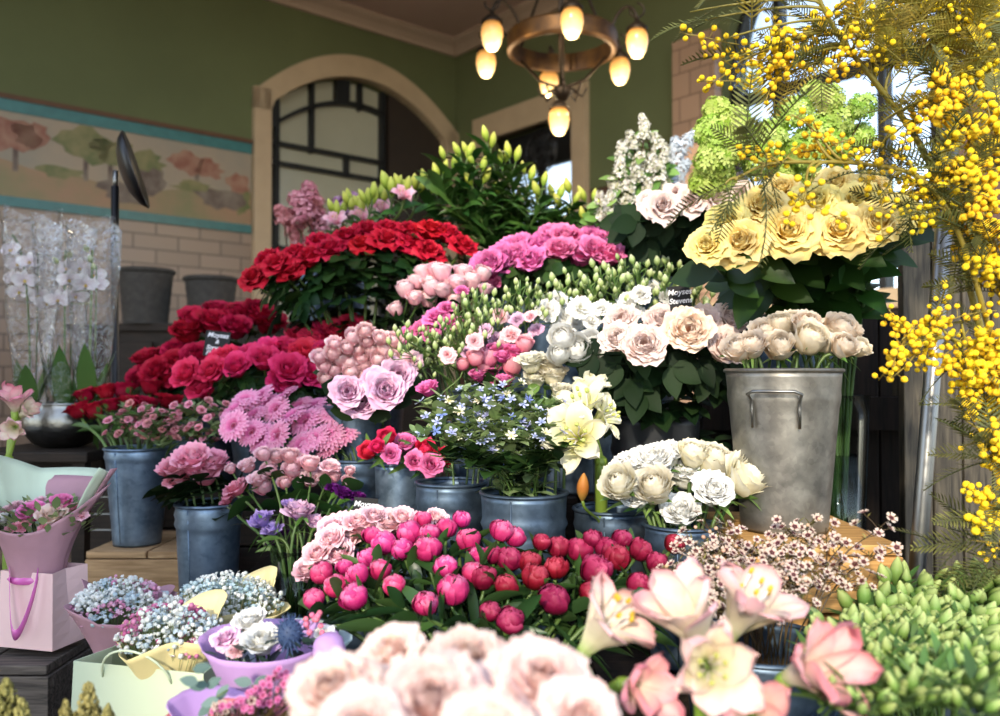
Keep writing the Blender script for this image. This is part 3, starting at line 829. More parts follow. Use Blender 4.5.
# ================================================================ display furniture
def furn(name, label, cat, lo, hi, mat, boards=4, legs=False, gap=.006, face='y'):
    """crate or step built from separate boards: top, sides, corner posts"""
    c = Vector(((lo[0] + hi[0]) / 2, (lo[1] + hi[1]) / 2, lo[2])); r = thing(name, label, cat, c)
    l = Vector(lo) - c; h = Vector(hi) - c; th = .018
    n = max(2, round((h.x - l.x) / .14))
    mb = MB()
    for i in range(n): mb.box((lerp(l.x, h.x, i / n) + gap / 2, l.y, h.z - th), (lerp(l.x, h.x, (i + 1) / n) - gap / 2, h.y, h.z))
    bevel(mb.build('top_board', mat, r, smooth=False), .002)
    m = max(1, round((h.z - l.z) / .11))
    for nm, ax in (('front_panel', 0), ('back_panel', 1), ('side_panel', 2), ('side_panel', 3)):
        mb = MB()
        for k in range(m):
            z0 = lerp(l.z, h.z - th, k / m) + gap / 2; z1 = lerp(l.z, h.z - th, (k + 1) / m) - gap / 2
            if ax == 0: mb.box((l.x, l.y, z0), (h.x, l.y + th, z1))
            elif ax == 1: mb.box((l.x, h.y - th, z0), (h.x, h.y, z1))
            elif ax == 2: mb.box((l.x, l.y + th, z0), (l.x + th, h.y - th, z1))
            else: mb.box((h.x - th, l.y + th, z0), (h.x, h.y - th, z1))
        bevel(mb.build(nm, mat, r, smooth=False), .002)
    return r
furn('display_step', 'dark stained display step under the middle row of zinc buckets', 'display stand', (-.5, 1.52, 0), (.44, 1.9, .71), STAND)
furn('display_step', 'dark stained display step under the gerbera and pink rose buckets', 'display stand', (-.62, 1.92, 0), (.5, 2.27, .77), STAND)
furn('display_step', 'tall dark stained step at the back under the red roses', 'display stand', (-.73, 2.29, 0), (.75, 3.0, .92), STAND)
furn('display_step', 'tall dark stained step at the back under the crimson roses', 'display stand', (-1.1, 2.56, 0), (-.735, 3.0, .92), STAND)
furn('display_step', 'low dark bench under the peony buds at the front', 'display stand', (-.45, .98, 0), (.42, 1.5, .6), STAND)
furn('display_step', 'dark table beneath the pine crate and the tall zinc bucket', 'display stand', (.46, 1.42, 0), (1.15, 2.2, .735), STAND)
furn('wooden_crate', 'golden pine crate under the tall galvanised bucket', 'crate', (.435, 1.47, .735), (.695, 1.83, .957), PINEY)
furn('wooden_crate', 'pale pine box under the blue zinc bucket of crimson peonies', 'crate', (-1.07, 2.2, .56), (-.75, 2.5, .795), PINE)
furn('display_step', 'dark plinth beneath the pale pine box', 'display stand', (-1.4, 2.12, 0), (-.745, 2.54, .558), STAND)
furn('wooden_crate', 'weathered grey crate under the pink gift bag', 'crate', (-1.25, 1.62, 0), (-.855, 1.95, .70), CRATE)
furn('display_step', 'low dark crate beneath the zinc bucket of coral peony roses', 'display stand', (-.845, 1.9, 0), (-.635, 2.1, .66), STAND)
furn('display_step', 'dark box beneath the wrapped bouquets in the mint bag', 'display stand', (-.82, 1.22, 0), (-.46, 1.7, .5), STAND)
furn('display_step', 'dark trestle in front carrying the blush roses and amaryllis', 'display stand', (-.3, .5, 0), (.42, .95, .55), STAND)
furn('display_step', 'dark bench beneath the green budded stems by the pole', 'display stand', (.44, .85, 0), (.95, 1.38, .6), STAND)

# boards behind the display at the right
bx = thing('board_screen', 'grey weathered board screen behind the steel pole', 'screen', (.98, 2.0, 0))
for i in range(7):
    mb = MB(); x = .07 * i - .03
    mb.box((x, 0, 0), (x + .066, .03, 1.62 + .01 * (i % 3)), t=.5); bevel(mb.build('board', GREYW, bx, smooth=False), .003)
for z in (.3, 1.2):
    mb = MB(); mb.box((-.03, .03, z), (.46, .06, z + .1)); mb.build('batten', GREYW, bx, smooth=False)
dk = thing('board_screen', 'dark boards added for the black void behind the yellow roses', 'screen', (.25, 2.35, 0))  # backing added where there is only dark shade
for i in range(9):
    mb = MB(); x = .1 * i + .3
    mb.box((x, 0, 0), (x + .096, .03, 1.42)); bevel(mb.build('board', DARKW, dk, smooth=False), .003)
for z in (.5, 1.1):
    mb = MB(); mb.box((.3, -.04, z), (1.2, 0, z + .09)); mb.build('rail', DARKW, dk, smooth=False)

# leaning steel pole
p0, p1 = at(914, 612, 1.5), at(957, 60, 1.5)
dp = (p1 - p0); foot = p0 - dp * (p0.z / dp.z); top = p0 + dp * 1.25
po = thing('steel_pole', 'bright round steel pole leaning beside the yellow mimosa', 'pole', foot)
mb = MB(); mb.tube([Vector((0, 0, 0)), top - foot], .0145, 16); mb.build('tube', STEEL, po)
mb = MB(); q = at(948, 130, 1.5) - foot; u_ = dp.normalized(); mb.tube([q - u_ * .03, q + u_ * .03], .019, 16); mb.build('collar', STEEL, po)
mb = MB(); mb.lathe([(0, 0), (.08, 0), (.08, .008), (.03, .02), (.02, .05)], 20); mb.build('base', STEEL, po)

# ================================================================ containers
def bucket(label, px, rimpy, Y, wpx, botz, mat, taper=.78, ribs=(.22,), handles=False, group=None, name='zinc_bucket', seam=True):
    rt = wpx * Y / F / 2; c = at(px, rimpy, Y); h = c.z - botz; rb = rt * taper
    r = thing(name, label, 'bucket', (c.x, c.y, botz), group)
    prof = [(0, .006), (rb - .003, .006), (rb, 0), (rb, .006)]
    steps = 26
    for k in range(1, steps + 1):
        v = k / steps * .985; rad_ = lerp(rb, rt, v)
        for q in ribs:
            rad_ += .0045 * math.exp(-((v - (1 - q)) / .018) ** 2)
        prof.append((rad_, v * h))
    for k in range(steps, 1, -1):
        v = k / steps * .985; prof.append((lerp(rb, rt, v) - .0025, v * h))
    prof.append((rb - .004, .02)); prof.append((0, .02))
    mb = MB(); mb.lathe(prof, 40); mb.build('bucket_body', mat, r)
    mb = MB(); mb.lathe([(rt + .004 * math.cos(a), h + .004 * math.sin(a) - .003) for a in [2 * PI * i / 8 for i in range(9)]], 40); mb.build('rolled_rim', mat, r)
    if seam:
        mb = MB(); a = 2.4 if handles else -1.9; mb.tube([(rb * math.cos(a), rb * math.sin(a), .01), (rt * math.cos(a), rt * math.sin(a), h - .01)], .0018, 5); mb.build('seam', mat, r)
    if handles:
        for a0 in (-2.03, 1.1):
            mb = MB(); wv = .4; pts = []
            for k in range(13):
                s = k / 12; q = s * 2 - 1
                an = a0 + wv * max(-1, min(1, q * 1.5)) * 1.0
                zz = h * (.76 + .10 * (1 - max(0, abs(q) - .62) / .38)) if abs(q) > .62 else h * .865
                rr_ = lerp(rb, rt, zz / h) + (.018 if abs(q) < .8 else .006)
                pts.append((rr_ * math.cos(an), rr_ * math.sin(an), zz))
            p_a, p_b = pts[0], pts[-1]
            pts = [(p_a[0], p_a[1], p_a[2] - .035)] + pts + [(p_b[0], p_b[1], p_b[2] - .035)]
            mb.tube(pts, .0032, 8); mb.build('handle', STEEL, r)
    w = MB(); z = h * .75; w.lathe([(0, z), (lerp(rb, rt, .75) - .004, z)], 24); w.build('water', WATER, r)
    return (Vector((c.x, c.y, botz + .022)), c, rt * .75)

K1 = bucket('slender blue zinc bucket standing on the pale pine box', 138, 447, 2.3, 62, .797, ZINC, .72, (.1,))
K2 = bucket('blue zinc bucket holding coral peony roses behind the mint bag', 209, 502, 2.02, 64, .662, ZINC, .8, (.1, .16))
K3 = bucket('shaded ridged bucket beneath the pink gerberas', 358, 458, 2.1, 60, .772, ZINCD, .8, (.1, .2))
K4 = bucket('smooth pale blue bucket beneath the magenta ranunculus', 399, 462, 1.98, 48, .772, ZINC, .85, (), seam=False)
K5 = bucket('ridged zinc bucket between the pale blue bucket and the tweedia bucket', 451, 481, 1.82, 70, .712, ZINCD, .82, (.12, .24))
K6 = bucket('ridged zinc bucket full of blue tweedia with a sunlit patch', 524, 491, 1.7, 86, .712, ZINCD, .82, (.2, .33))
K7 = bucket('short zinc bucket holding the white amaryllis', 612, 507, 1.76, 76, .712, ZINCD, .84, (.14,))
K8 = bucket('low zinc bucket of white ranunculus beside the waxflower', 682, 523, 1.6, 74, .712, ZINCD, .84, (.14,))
K9 = bucket('tall galvanised bucket with a wire handle on the golden crate', 783, 369, 1.62, 112, .959, ZINCL, .74, (.185,), handles=True)
K10 = bucket('black bucket in the shade behind the white amaryllis', 655, 415, 1.98, 88, .772, BLACKP, .85, (.2,), name='plastic_bucket', seam=False)
K11 = bucket('tall zinc bucket hidden under the red roses', 362, 352, 2.5, 92, .922, ZINCD)
K12 = bucket('zinc bucket hidden under the magenta roses', 272, 415, 2.45, 84, .922, ZINCD)
K13 = bucket('zinc bucket hidden under the crimson roses', 205, 405, 2.68, 80, .922, ZINCD)
K14 = bucket('zinc bucket hidden under the hot pink roses', 568, 310, 2.42, 84, .922, ZINCD)
K15 = bucket('zinc bucket hidden under the leafy lily stems', 520, 275, 2.8, 86, .922, ZINCD)
K16 = bucket('zinc bucket hidden under the white lisianthus', 628, 360, 2.18, 80, .772, ZINCD)
K17 = bucket('zinc bucket hidden under the pink lisianthus', 490, 390, 2.12, 80, .772, ZINCD)
K18 = bucket('zinc bucket hidden under the white lilac', 640, 250, 2.5, 84, .922, ZINCD)
K19 = bucket('zinc bucket hidden under the pink lilac', 330, 268, 2.85, 80, .922, ZINCD)
K20 = bucket('zinc bucket hidden under the soft pink spray roses', 358, 405, 2.2, 66, .772, ZINCD)
KB = bucket('dark pot beneath the peony buds', 480, 665, 1.25, 210, .602, ZINCD, .8)
KP = bucket('zinc bucket beneath the baby pink roses', 360, 600, 1.5, 90, .602, ZINCD)
KF = bucket('zinc bucket beneath the blush roses at the very front', 455, 800, .66, 330, .552, ZINCD)
KA = bucket('zinc bucket beneath the pink amaryllis at the front', 710, 790, .86, 200, .552, ZINCD)
KW = bucket('zinc bucket beneath the waxflower sprays', 760, 640, 1.24, 150, .602, ZINCD)
KT = bucket('zinc bucket beneath the green budded stems', 915, 720, 1.12, 190, .602, ZINCD)

def vase(label, px, rimpy, Y, wpx, botz, taper=.75):
    rt = wpx * Y / F / 2; c = at(px, rimpy, Y); h = c.z - botz; rb = rt * taper
    r = thing('glass_vase', label, 'vase', (c.x, c.y, botz))
    mb = MB(); mb.lathe([(0, 0), (rb, 0)] + [(lerp(rb, rt, k / 8), h * k / 8) for k in range(9)] + [(lerp(rb, rt, k / 8) - .004, h * k / 8) for k in range(8, 0, -1)] + [(rb - .004, .012), (0, .012)], 32); mb.build('glass_wall', GLASS, r)
    w = MB(); z = h * .7; w.lathe([(0, .014), (rb - .006, .014), (lerp(rb, rt, .7) - .006, z), (0, z)], 24); w.build('water', WATER, r)
    return (Vector((c.x, c.y, botz + .016)), c, rt * .7)
G1 = vase('clear glass vase of pink spray roses and anemones', 297, 548, 1.78, 52, .712)
G2 = vase('tall glass vase of long yellow rose stems on the dark table', 836, 395, 1.98, 64, .737)
# ================================================================ bunches
def tilt(c, dx=0, dz=0, w=None):
    return (c[0] + Vector((dx * .5, 0, 0)), c[1] + Vector((dx, 0, dz)), c[2] if w is None else w)

M_red = variants('rose_bloom', rose, RED, 4); M_dred = variants('rose_bloom', garden_rose, DRED, 3); M_mag = variants('rose_bloom', garden_rose, MAGENTA, 4)
RL = lambda n=6, L=.1, m=LROSE, a=.35, b=.97: (n, a, b, L, 'rose', m)
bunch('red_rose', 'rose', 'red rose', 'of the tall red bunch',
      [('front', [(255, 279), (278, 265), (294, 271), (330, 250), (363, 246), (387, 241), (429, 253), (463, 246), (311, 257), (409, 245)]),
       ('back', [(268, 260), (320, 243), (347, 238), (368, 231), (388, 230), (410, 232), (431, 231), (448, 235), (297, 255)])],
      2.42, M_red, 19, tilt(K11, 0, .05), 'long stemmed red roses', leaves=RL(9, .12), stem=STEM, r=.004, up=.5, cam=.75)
bunch('crimson_rose', 'rose', 'crimson rose', 'of the dark bunch around the chalk sign',
      [('front', [(158, 373), (180, 366), (199, 358), (144, 377), (170, 380)]), ('middle', [(188, 334), (213, 325), (236, 330), (150, 362), (178, 352)]),
       ('back', [(195, 322), (218, 314), (241, 317), (258, 316), (268, 325)])],
      2.6, M_dred, 17, K13, 'crimson roses', leaves=RL(5, .09), up=.5, cam=.8)
bunch('magenta_rose', 'rose', 'magenta rose', 'of the bright bunch below the red roses',
      [('front', [(188, 376), (213, 373), (204, 389), (236, 368), (264, 361), (289, 372), (309, 376), (283, 384)]),
       ('middle', [(248, 360), (288, 353), (306, 357), (274, 354), (226, 361), (325, 356)]),
       ('back', [(302, 342), (317, 345), (337, 336), (352, 331), (329, 334), (362, 336)])],
      2.36, M_mag, 17.5, K12, 'magenta roses', leaves=RL(6, .09), up=.45, cam=.85)
M_cp = variants('peony_bloom', garden_rose, DRED, 3, 5)
bunch('crimson_peony', 'peony', 'half open crimson peony', 'above the slender blue bucket',
      [('front', [(79, 412), (95, 412), (111, 406), (130, 404), (147, 406)]), ('back', [(86, 397), (106, 394), (124, 392), (151, 388), (168, 402), (184, 404)])],
      2.42, M_cp, 12.5, tilt(K1, -.01, 0), 'crimson peonies', stem=STEM, r=.004, leaves=(4, .5, .9, .08, 'lance', LMID), sep=M_PSEPAL[:1], up=.7, cam=.6)
M_hot = variants('rose_bloom', garden_rose, HOT, 4)
bunch('hot_pink_rose', 'rose', 'hot pink garden rose', 'of the bunch under the lilies',
      [('front', [(490, 267), (504, 262), (532, 263), (580, 257), (607, 257), (517, 258), (560, 253), (594, 252), (496, 284, 8)]),
       ('back', [(517, 249), (544, 247), (566, 241), (594, 240), (617, 233), (636, 238), (646, 240), (553, 238), (627, 226), (608, 243)])],
      2.28, M_hot, 17.5, K14, 'hot pink garden roses', leaves=RL(6, .1), up=.4, cam=.85)
M_may = variants('rose_bloom', garden_rose, MAUVE, 3, 9)
bunch('mauve_rose', 'rose', 'mauve pink rose', 'below the ball of spray roses',
      [('', [(349, 393, 18), (362, 404, 18), (386, 392, 22), (398, 377, 17), (375, 383, 17)])], 1.93, M_may, 19, tilt(K20, .02, .02), 'mauve pink roses', leaves=(6, .6, .96, .07, 'round', LDARK), up=.35, cam=1)
M_spr = variants('spray_bloom', globe, SPRAY, 1) + variants('spray_bloom', ranunculus, SPRAY, 2, 4); M_sprb = variants('spray_bloom', garden_rose, SPRAY, 2, 40)
pts = []
rr = random.Random(3)
for i in range(27):
    a = i * GOLD; q = math.sqrt((i + .3) / 27); pts.append((357 + 40 * q * math.cos(a), 361 + 29 * q * math.sin(a) - 12 * q * math.cos(a) * .6, 9.5))
bunch('spray_rose', 'spray rose', 'soft pink spray rose stem', 'in the round ball of button blooms', [('', pts)], 2.06, M_spr, 9.5, K20, 'soft pink spray roses', per=3, up=.8, cam=1.1, r=.0022, leaves=(3, .6, .9, .05, 'ovate', LROSE), yslope=.0012, ymid=361)
bunch('spray_rose', 'spray rose', 'pale pink spray rose stem', 'above the yellow green lisianthus buds',
      [('', [(397, 312, 7), (406, 293), (417, 285), (415, 300), (430, 284), (432, 291), (429, 303), (442, 277), (443, 292, 11), (454, 302), (457, 285), (463, 275, 10), (449, 284), (424, 276), (436, 272), (471, 284), (482, 277, 9), (485, 291, 8)])],
      2.2, M_spr, 9.5, tilt(K17, -.09, .06), 'pale pink spray roses', per=3, up=.8, cam=1.1, r=.0022, leaves=(3, .6, .9, .05, 'ovate', LDARK))
M_mid = variants('frilled_bloom', frill, HOT, 3)
bunch('pink_carnation', 'carnation', 'frilled hot pink carnation', 'between the spray roses and lisianthus buds',
      [('', [(437, 316, 15), (422, 327, 13), (450, 322, 12), (408, 333, 11), (431, 335, 11), (447, 307, 10), (398, 343, 10), (462, 290, 8)])], 2.12, M_mid, 13, tilt(K17, -.07, .02), 'hot pink carnations', leaves=(4, .5, .9, .06, 'blade', LGREY), up=.4, cam=.9)
M_cor = variants('spray_bloom', globe, CORAL, 2, 3); M_hs = variants('spray_bloom', garden_rose, HOT, 2, 60)
bunch('spray_rose', 'spray rose', 'salmon pink spray rose stem', 'beside the cream ranunculus',
      [('', [(478, 377), (487, 385), (493, 372), (489, 361, 11), (495, 350), (505, 382), (511, 368, 12), (513, 353, 10), (524, 349, 9), (476, 362, 8), (502, 358, 9), (463, 367, 7), (429, 390, 10), (484, 371, 8)])],
      1.93, M_cor + M_hs, 9.5, tilt(K5, .06, .05), 'salmon pink spray roses', per=2, up=.8, cam=1.1, r=.0022, leaves=(4, .55, .95, .05, 'ovate', LROSE))
M_ger = variants('petal_rays', gerbera, GERB, 3); E_ger = gerbera_eye(1).mesh('eye', GEYE)
bunch('gerbera', 'gerbera', 'pink gerbera', 'above the shaded ridged bucket',
      [('front', [(234, 426), (252, 433), (263, 439), (278, 436), (314, 440), (328, 437), (341, 434), (303, 445), (330, 449)]), ('middle', [(236, 410), (254, 416), (276, 410), (292, 417), (306, 422), (322, 416), (334, 414), (347, 420)]), ('back', [(245, 402), (262, 398), (284, 398), (268, 406), (299, 408), (313, 408)])],
      2.1, M_ger, 15, tilt(K3, -.03, 0), 'pink gerberas', up=.35, cam=1.0, stem=STEM, r=.0026, subs=[('eye', E_ger)], bloomname='petal_rays', jit=.3, zc=.15)
M_coral = variants('peony_bloom', garden_rose, CORAL, 3, 21)
bunch('coral_peony_rose', 'peony', 'coral pink peony rose', 'above the blue bucket behind the mint bag',
      [('', [(176, 471, 18), (193, 463, 20), (212, 466, 17), (180, 481, 15), (205, 477, 15)])], 2.02, M_coral, 18, K2, 'coral pink peony roses', leaves=RL(5, .1, LDARK, .3, .7), up=.5, cam=.9)
M_bab = variants('spray_bloom', ranunculus, BABY, 2, 8) + variants('spray_bloom', garden_rose, BABY, 1, 9)
bunch('spray_rose', 'spray rose', 'baby pink spray rose stem', 'leaning from the clear glass vase',
      [('', [(231, 470, 6), (248, 467), (257, 481), (264, 456), (265, 489, 11), (270, 472), (277, 458), (285, 484), (293, 471, 11), (290, 458), (298, 462, 8), (311, 481, 11), (310, 466, 10), (330, 469, 11), (333, 478), (350, 472, 6), (348, 483, 7), (322, 474, 8), (302, 480, 9)])],
      1.9, M_bab, 9.5, tilt(G1, 0, .03), 'baby pink spray roses', per=3, up=.7, cam=1.4, r=.0022, leaves=(4, .5, .9, .06, 'ovate', LROSE))
M_cf = variants('frilled_bloom', frill, CORAL, 2, 14)
bunch('coral_carnation', 'carnation', 'coral red frilled carnation', 'beside the coral peony roses', [('', [(236, 487, 16), (227, 500, 9)])], 1.9, M_cf, 14, G1, 'coral carnations', up=.5, cam=.7, leaves=(3, .5, .9, .06, 'blade', LGREY))
M_an = variants('violet_bloom', anemone_cup, ANEM, 2); M_an2 = variants('violet_bloom', anemone_cup, ANEP, 2, 6); M_pp = variants('purple_bloom', frill, PURP, 2)
ANL = (6, .5, .95, .06, 'lance', LFRESH)
bunch('anemone', 'anemone', 'violet blue anemone', 'beside the glass vase', [('', [(262, 520, 15), (272, 530, 12), (290, 505, 9)])], 1.8, M_an, 14, G1, 'violet anemones', leaves=ANL, up=.5, cam=.7)
bunch('anemone', 'anemone', 'pale violet pink anemone', 'over the glass vase', [('', [(299, 511, 17), (315, 522, 11)])], 1.78, M_an2, 16, G1, 'pale violet anemones', leaves=ANL, up=.9, cam=.5)
bunch('purple_carnation', 'carnation', 'deep purple carnation', 'under the baby pink spray roses', [('', [(344, 493, 11), (360, 496, 9), (334, 488, 9), (272, 541, 9), (282, 533, 8)])], 1.88, M_pp, 10, G1, 'deep purple carnations', leaves=(3, .6, .95, .05, 'lance', LFRESH), up=.5)
M_tul = variants('ranunculus_bloom', ranunculus, MAGENTA, 2, 33) + variants('ranunculus_bloom', garden_rose, HOT, 2, 35)
bunch('magenta_ranunculus', 'ranunculus', 'magenta pink ranunculus', 'over the smooth pale blue bucket',
      [('front', [(369, 453, 10), (391, 455, 12), (414, 462, 13), (431, 466, 14), (378, 448, 9)]), ('back', [(388, 440, 10), (404, 445, 12), (424, 452, 11), (441, 460, 10)])],
      1.88, M_tul, 12, K4, 'magenta ranunculus', leaves=(4, .6, .95, .06, 'lance', LMID), up=.4, cam=.9)
# peach and cream side
M_pea = variants('rose_bloom', garden_rose, BLUSH, 2, 50, hi=True) + variants('rose_bloom', garden_rose, PEACH, 2, 53, hi=True)
bunch('peach_rose', 'rose', 'large blush peach garden rose', 'under the black chalk sign',
      [('front', [(644, 348, 24), (688, 335, 25), (724, 350, 21), (618, 340, 18)]), ('back', [(622, 322, 19), (662, 322, 19), (731, 322, 21), (704, 322, 18)])],
      1.74, M_pea, 23, tilt(K10, .02, .02), 'blush peach garden roses', leaves=RL(11, .11, LDARK, .22, .92), up=.35, cam=.95, r=.004)
M_ran = variants('ranunculus_bloom', ranunculus, APRICOT, 2, 70) + variants('ranunculus_bloom', globe, APRICOT, 2, 75)
bunch('apricot_ranunculus', 'ranunculus', 'apricot cream ranunculus', 'in the tall galvanised bucket',
      [('front', [(752, 349, 16), (779, 350, 17), (807, 345, 17), (842, 349, 15), (858, 350, 11), (738, 352, 16)]), ('back', [(793, 327, 16), (806, 330, 18), (838, 334, 19), (765, 336, 15), (824, 345, 13), (780, 330, 13)])],
      1.6, M_ran, 17, K9, 'apricot cream ranunculus', leaves=(4, .6, .95, .05, 'lance', LFRESH), up=.6, cam=1.3, dback=.05, r=.003)
M_wra = variants('ranunculus_bloom', globe, WHITE, 3, 80)
bunch('white_ranunculus', 'ranunculus', 'round white ranunculus', 'left of the peach roses', [('', [(563, 341, 14), (578, 355, 16), (606, 356, 15), (592, 345, 12), (560, 357, 11)])], 1.86, M_wra, 15, tilt(K16, -.05, 0), 'round white ranunculus', leaves=(4, .6, .95, .06, 'lance', LFRESH), up=.6, cam=.8)
M_cra = variants('ranunculus_bloom', garden_rose, CREAM, 3, 86)
bunch('cream_ranunculus', 'ranunculus', 'loose cream ranunculus', 'behind the white amaryllis', [('', [(531, 365, 15), (535, 381, 15), (553, 377, 15), (547, 364, 13), (560, 392, 12)])], 1.86, M_cra, 15, tilt(K6, .05, .03), 'loose cream ranunculus', leaves=(4, .6, .95, .06, 'ovate', LFRESH), up=.5, cam=.9)
bunch('white_rose', 'rose', 'creamy white ranunculus', 'in the low bucket by the waxflower',
      [('front', [(621, 487, 21), (655, 491, 20), (681, 515, 19), (712, 493, 20), (744, 482, 23), (638, 499, 16)]), ('back', [(633, 468, 20), (654, 464, 21), (686, 478, 22), (668, 457, 18), (692, 458, 18), (711, 466, 20), (771, 466, 20), (728, 470, 16), (655, 478, 18)])],
      1.58, variants('rose_bloom', garden_rose, WHITE, 2, 90, hi=True) + variants('rose_bloom', ranunculus, CREAM, 3, 95), 18, K8, 'creamy white ranunculus', leaves=(6, .55, .97, .06, 'lance', LFRESH), up=.5, cam=1.0, r=.0035)
M_yel = variants('rose_bloom', rose, YELLOW, 4, 100, hi=True)
bunch('yellow_rose', 'rose', 'big pale yellow rose', 'of the sunlit bunch under the mimosa',
      [('front', [(707, 247, 25), (741, 245, 28), (789, 234, 33), (838, 233, 29), (878, 224, 26)]), ('middle', [(763, 207, 28), (815, 206, 29), (857, 206, 28), (903, 212, 23), (728, 222, 23)]),
       ('back', [(782, 190, 22), (836, 186, 24), (869, 188, 21)])],
      1.6, M_yel, 25, tilt((G2[0], G2[1], .03), 0, .1), 'big pale yellow roses', stem=STEMD, leaves=(11, .45, .95, .1, 'ovate', LBIG), up=.35, cam=1.4, r=.0042, dback=.06)
M_blu = variants('rose_bloom', rose, BLUSH, 3, 120)
bunch('blush_rose', 'rose', 'pale blush rose', 'of the bunch between lilac and yellow roses',
      [('front', [(663, 207, 20), (691, 203, 20), (718, 201, 20), (741, 195, 18)]), ('back', [(648, 202, 15), (676, 196, 17), (706, 189, 17), (732, 184, 16)])], 1.95, M_blu, 19, tilt(K18, .1, 0), 'pale blush roses', leaves=RL(8, .11, LDARK), up=.4, cam=.8)
# pink roses behind the peony buds
M_bp = variants('rose_bloom', garden_rose, BABY, 3, 130)
bunch('baby_pink_rose', 'rose', 'baby pink garden rose', 'behind the pink peony buds',
      [('front', [(310, 573, 16), (320, 556, 18), (340, 556, 18), (332, 541, 16)]), ('back', [(337, 531, 18), (360, 526, 18), (388, 526, 18), (403, 519, 14), (420, 524, 13), (436, 520, 12), (374, 519, 13), (348, 543, 15)])],
      1.47, M_bp, 17, KP, 'baby pink garden roses', leaves=RL(4, .07, LROSE, .5, .9), up=.45, cam=.85, dback=.04)
# peony buds
M_pb = variants('closed_bloom', peony_bud, PEONYP, 4); M_pr = variants('closed_bloom', peony_bud, PEONYR, 4, 9)
PL = (7, .45, .93, .1, 'lance', LPEONY)
pk = [(423, 523, 9), (461, 523, 9), (446, 533, 11), (430, 538, 10), (411, 538, 11), (372, 539, 10), (384, 548, 14), (403, 553, 12), (428, 554, 12), (469, 545, 11), (446, 571, 13), (452, 597, 15), (426, 608, 12), (357, 601, 15), (337, 590, 11), (323, 577, 11), (359, 579, 12), (345, 570, 8), (315, 603, 12), (381, 574, 12), (395, 590, 11), (369, 561, 9), (500, 535, 11), (514, 541, 10), (479, 560, 9), (472, 578, 11)]
dk_ = [(483, 582, 12), (493, 559, 10), (510, 565, 12), (529, 567, 11), (534, 582, 13), (507, 591, 12), (490, 615, 11), (510, 625, 13), (553, 605, 17), (556, 572, 13), (558, 552, 11), (578, 555, 12), (604, 552, 11), (593, 576, 14), (615, 564, 13), (588, 596, 11), (610, 603, 11), (638, 554, 12), (655, 567, 11), (636, 589, 12), (658, 584, 10), (665, 610, 9), (620, 543, 9), (592, 542, 9), (672, 548, 9), (541, 546, 9)]
def rowsplit(pts, cuts):
    out = []
    for nm, a, b in cuts:
        s = [p for p in pts if a <= p[1] < b]
        if s: out.append((nm, s))
    return out
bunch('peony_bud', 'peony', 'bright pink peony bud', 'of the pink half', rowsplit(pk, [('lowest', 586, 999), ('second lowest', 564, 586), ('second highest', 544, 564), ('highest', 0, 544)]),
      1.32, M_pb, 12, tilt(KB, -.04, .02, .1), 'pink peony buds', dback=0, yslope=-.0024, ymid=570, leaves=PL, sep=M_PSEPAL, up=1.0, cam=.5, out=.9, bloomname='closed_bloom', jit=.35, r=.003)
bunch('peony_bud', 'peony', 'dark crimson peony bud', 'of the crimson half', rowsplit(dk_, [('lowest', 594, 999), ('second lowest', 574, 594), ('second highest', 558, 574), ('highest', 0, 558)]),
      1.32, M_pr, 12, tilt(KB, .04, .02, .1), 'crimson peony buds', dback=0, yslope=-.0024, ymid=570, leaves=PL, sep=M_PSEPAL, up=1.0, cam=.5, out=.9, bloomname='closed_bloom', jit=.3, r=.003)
# foremost blush roses
BLUSHF = petal('petal_front_blush', [(0, '#e59a86'), (.45, '#efbcae'), (.8, '#eec8bd'), (1, '#efd6cc')], transl=.35)
M_fr = variants('rose_bloom', rose, BLUSHF, 3, 140, hi=True)
M_fp = variants('rose_bloom', rose, PEACH, 1, 149, hi=True)
fr = [('huge white blush garden rose at the outer end of the front bunch', (335, 692, 58), .64, 0), ('peach tinted rose topmost in the front blush bunch', (392, 655, 44), .72, 3),
      ('blush rose at the centre of the front bunch with pink heart', (432, 704, 66), .60, 1), ('soft peach rose behind the centre of the front blush bunch', (466, 660, 50), .70, 2),
      ('pale blush rose nearest the amaryllis in the front bunch', (540, 682, 62), .64, 0), ('blush rose cropped by the frame bottom beside the amaryllis', (578, 722, 54), .6, 1), ('pale rose sunk between the front blush roses', (496, 696, 52), .66, 2), ('blush rose cropped by the frame bottom under the white blush rose', (362, 732, 60), .57, 2), ('blush rose cropped by the frame bottom below the rose with pink heart', (490, 738, 60), .56, 0)]
for lab, (px, py, rp), Y, mi in fr:
    h = at(px, py, Y); flower('blush_rose', lab, 'rose', 'blush roses at the very front', [(h, aim(h, KF[1] - V(0, 0, .1), .8, .5, 1.0), rp * Y / F, (M_fr + M_fp)[mi])], KF[0] + V(U(-.06, .06), U(-.04, .04), 0), KF[1] + V((px - 455) / 850 * .4, 0, 0), STEM, .0045, RL(3, .06, LROSE, .3, .6))
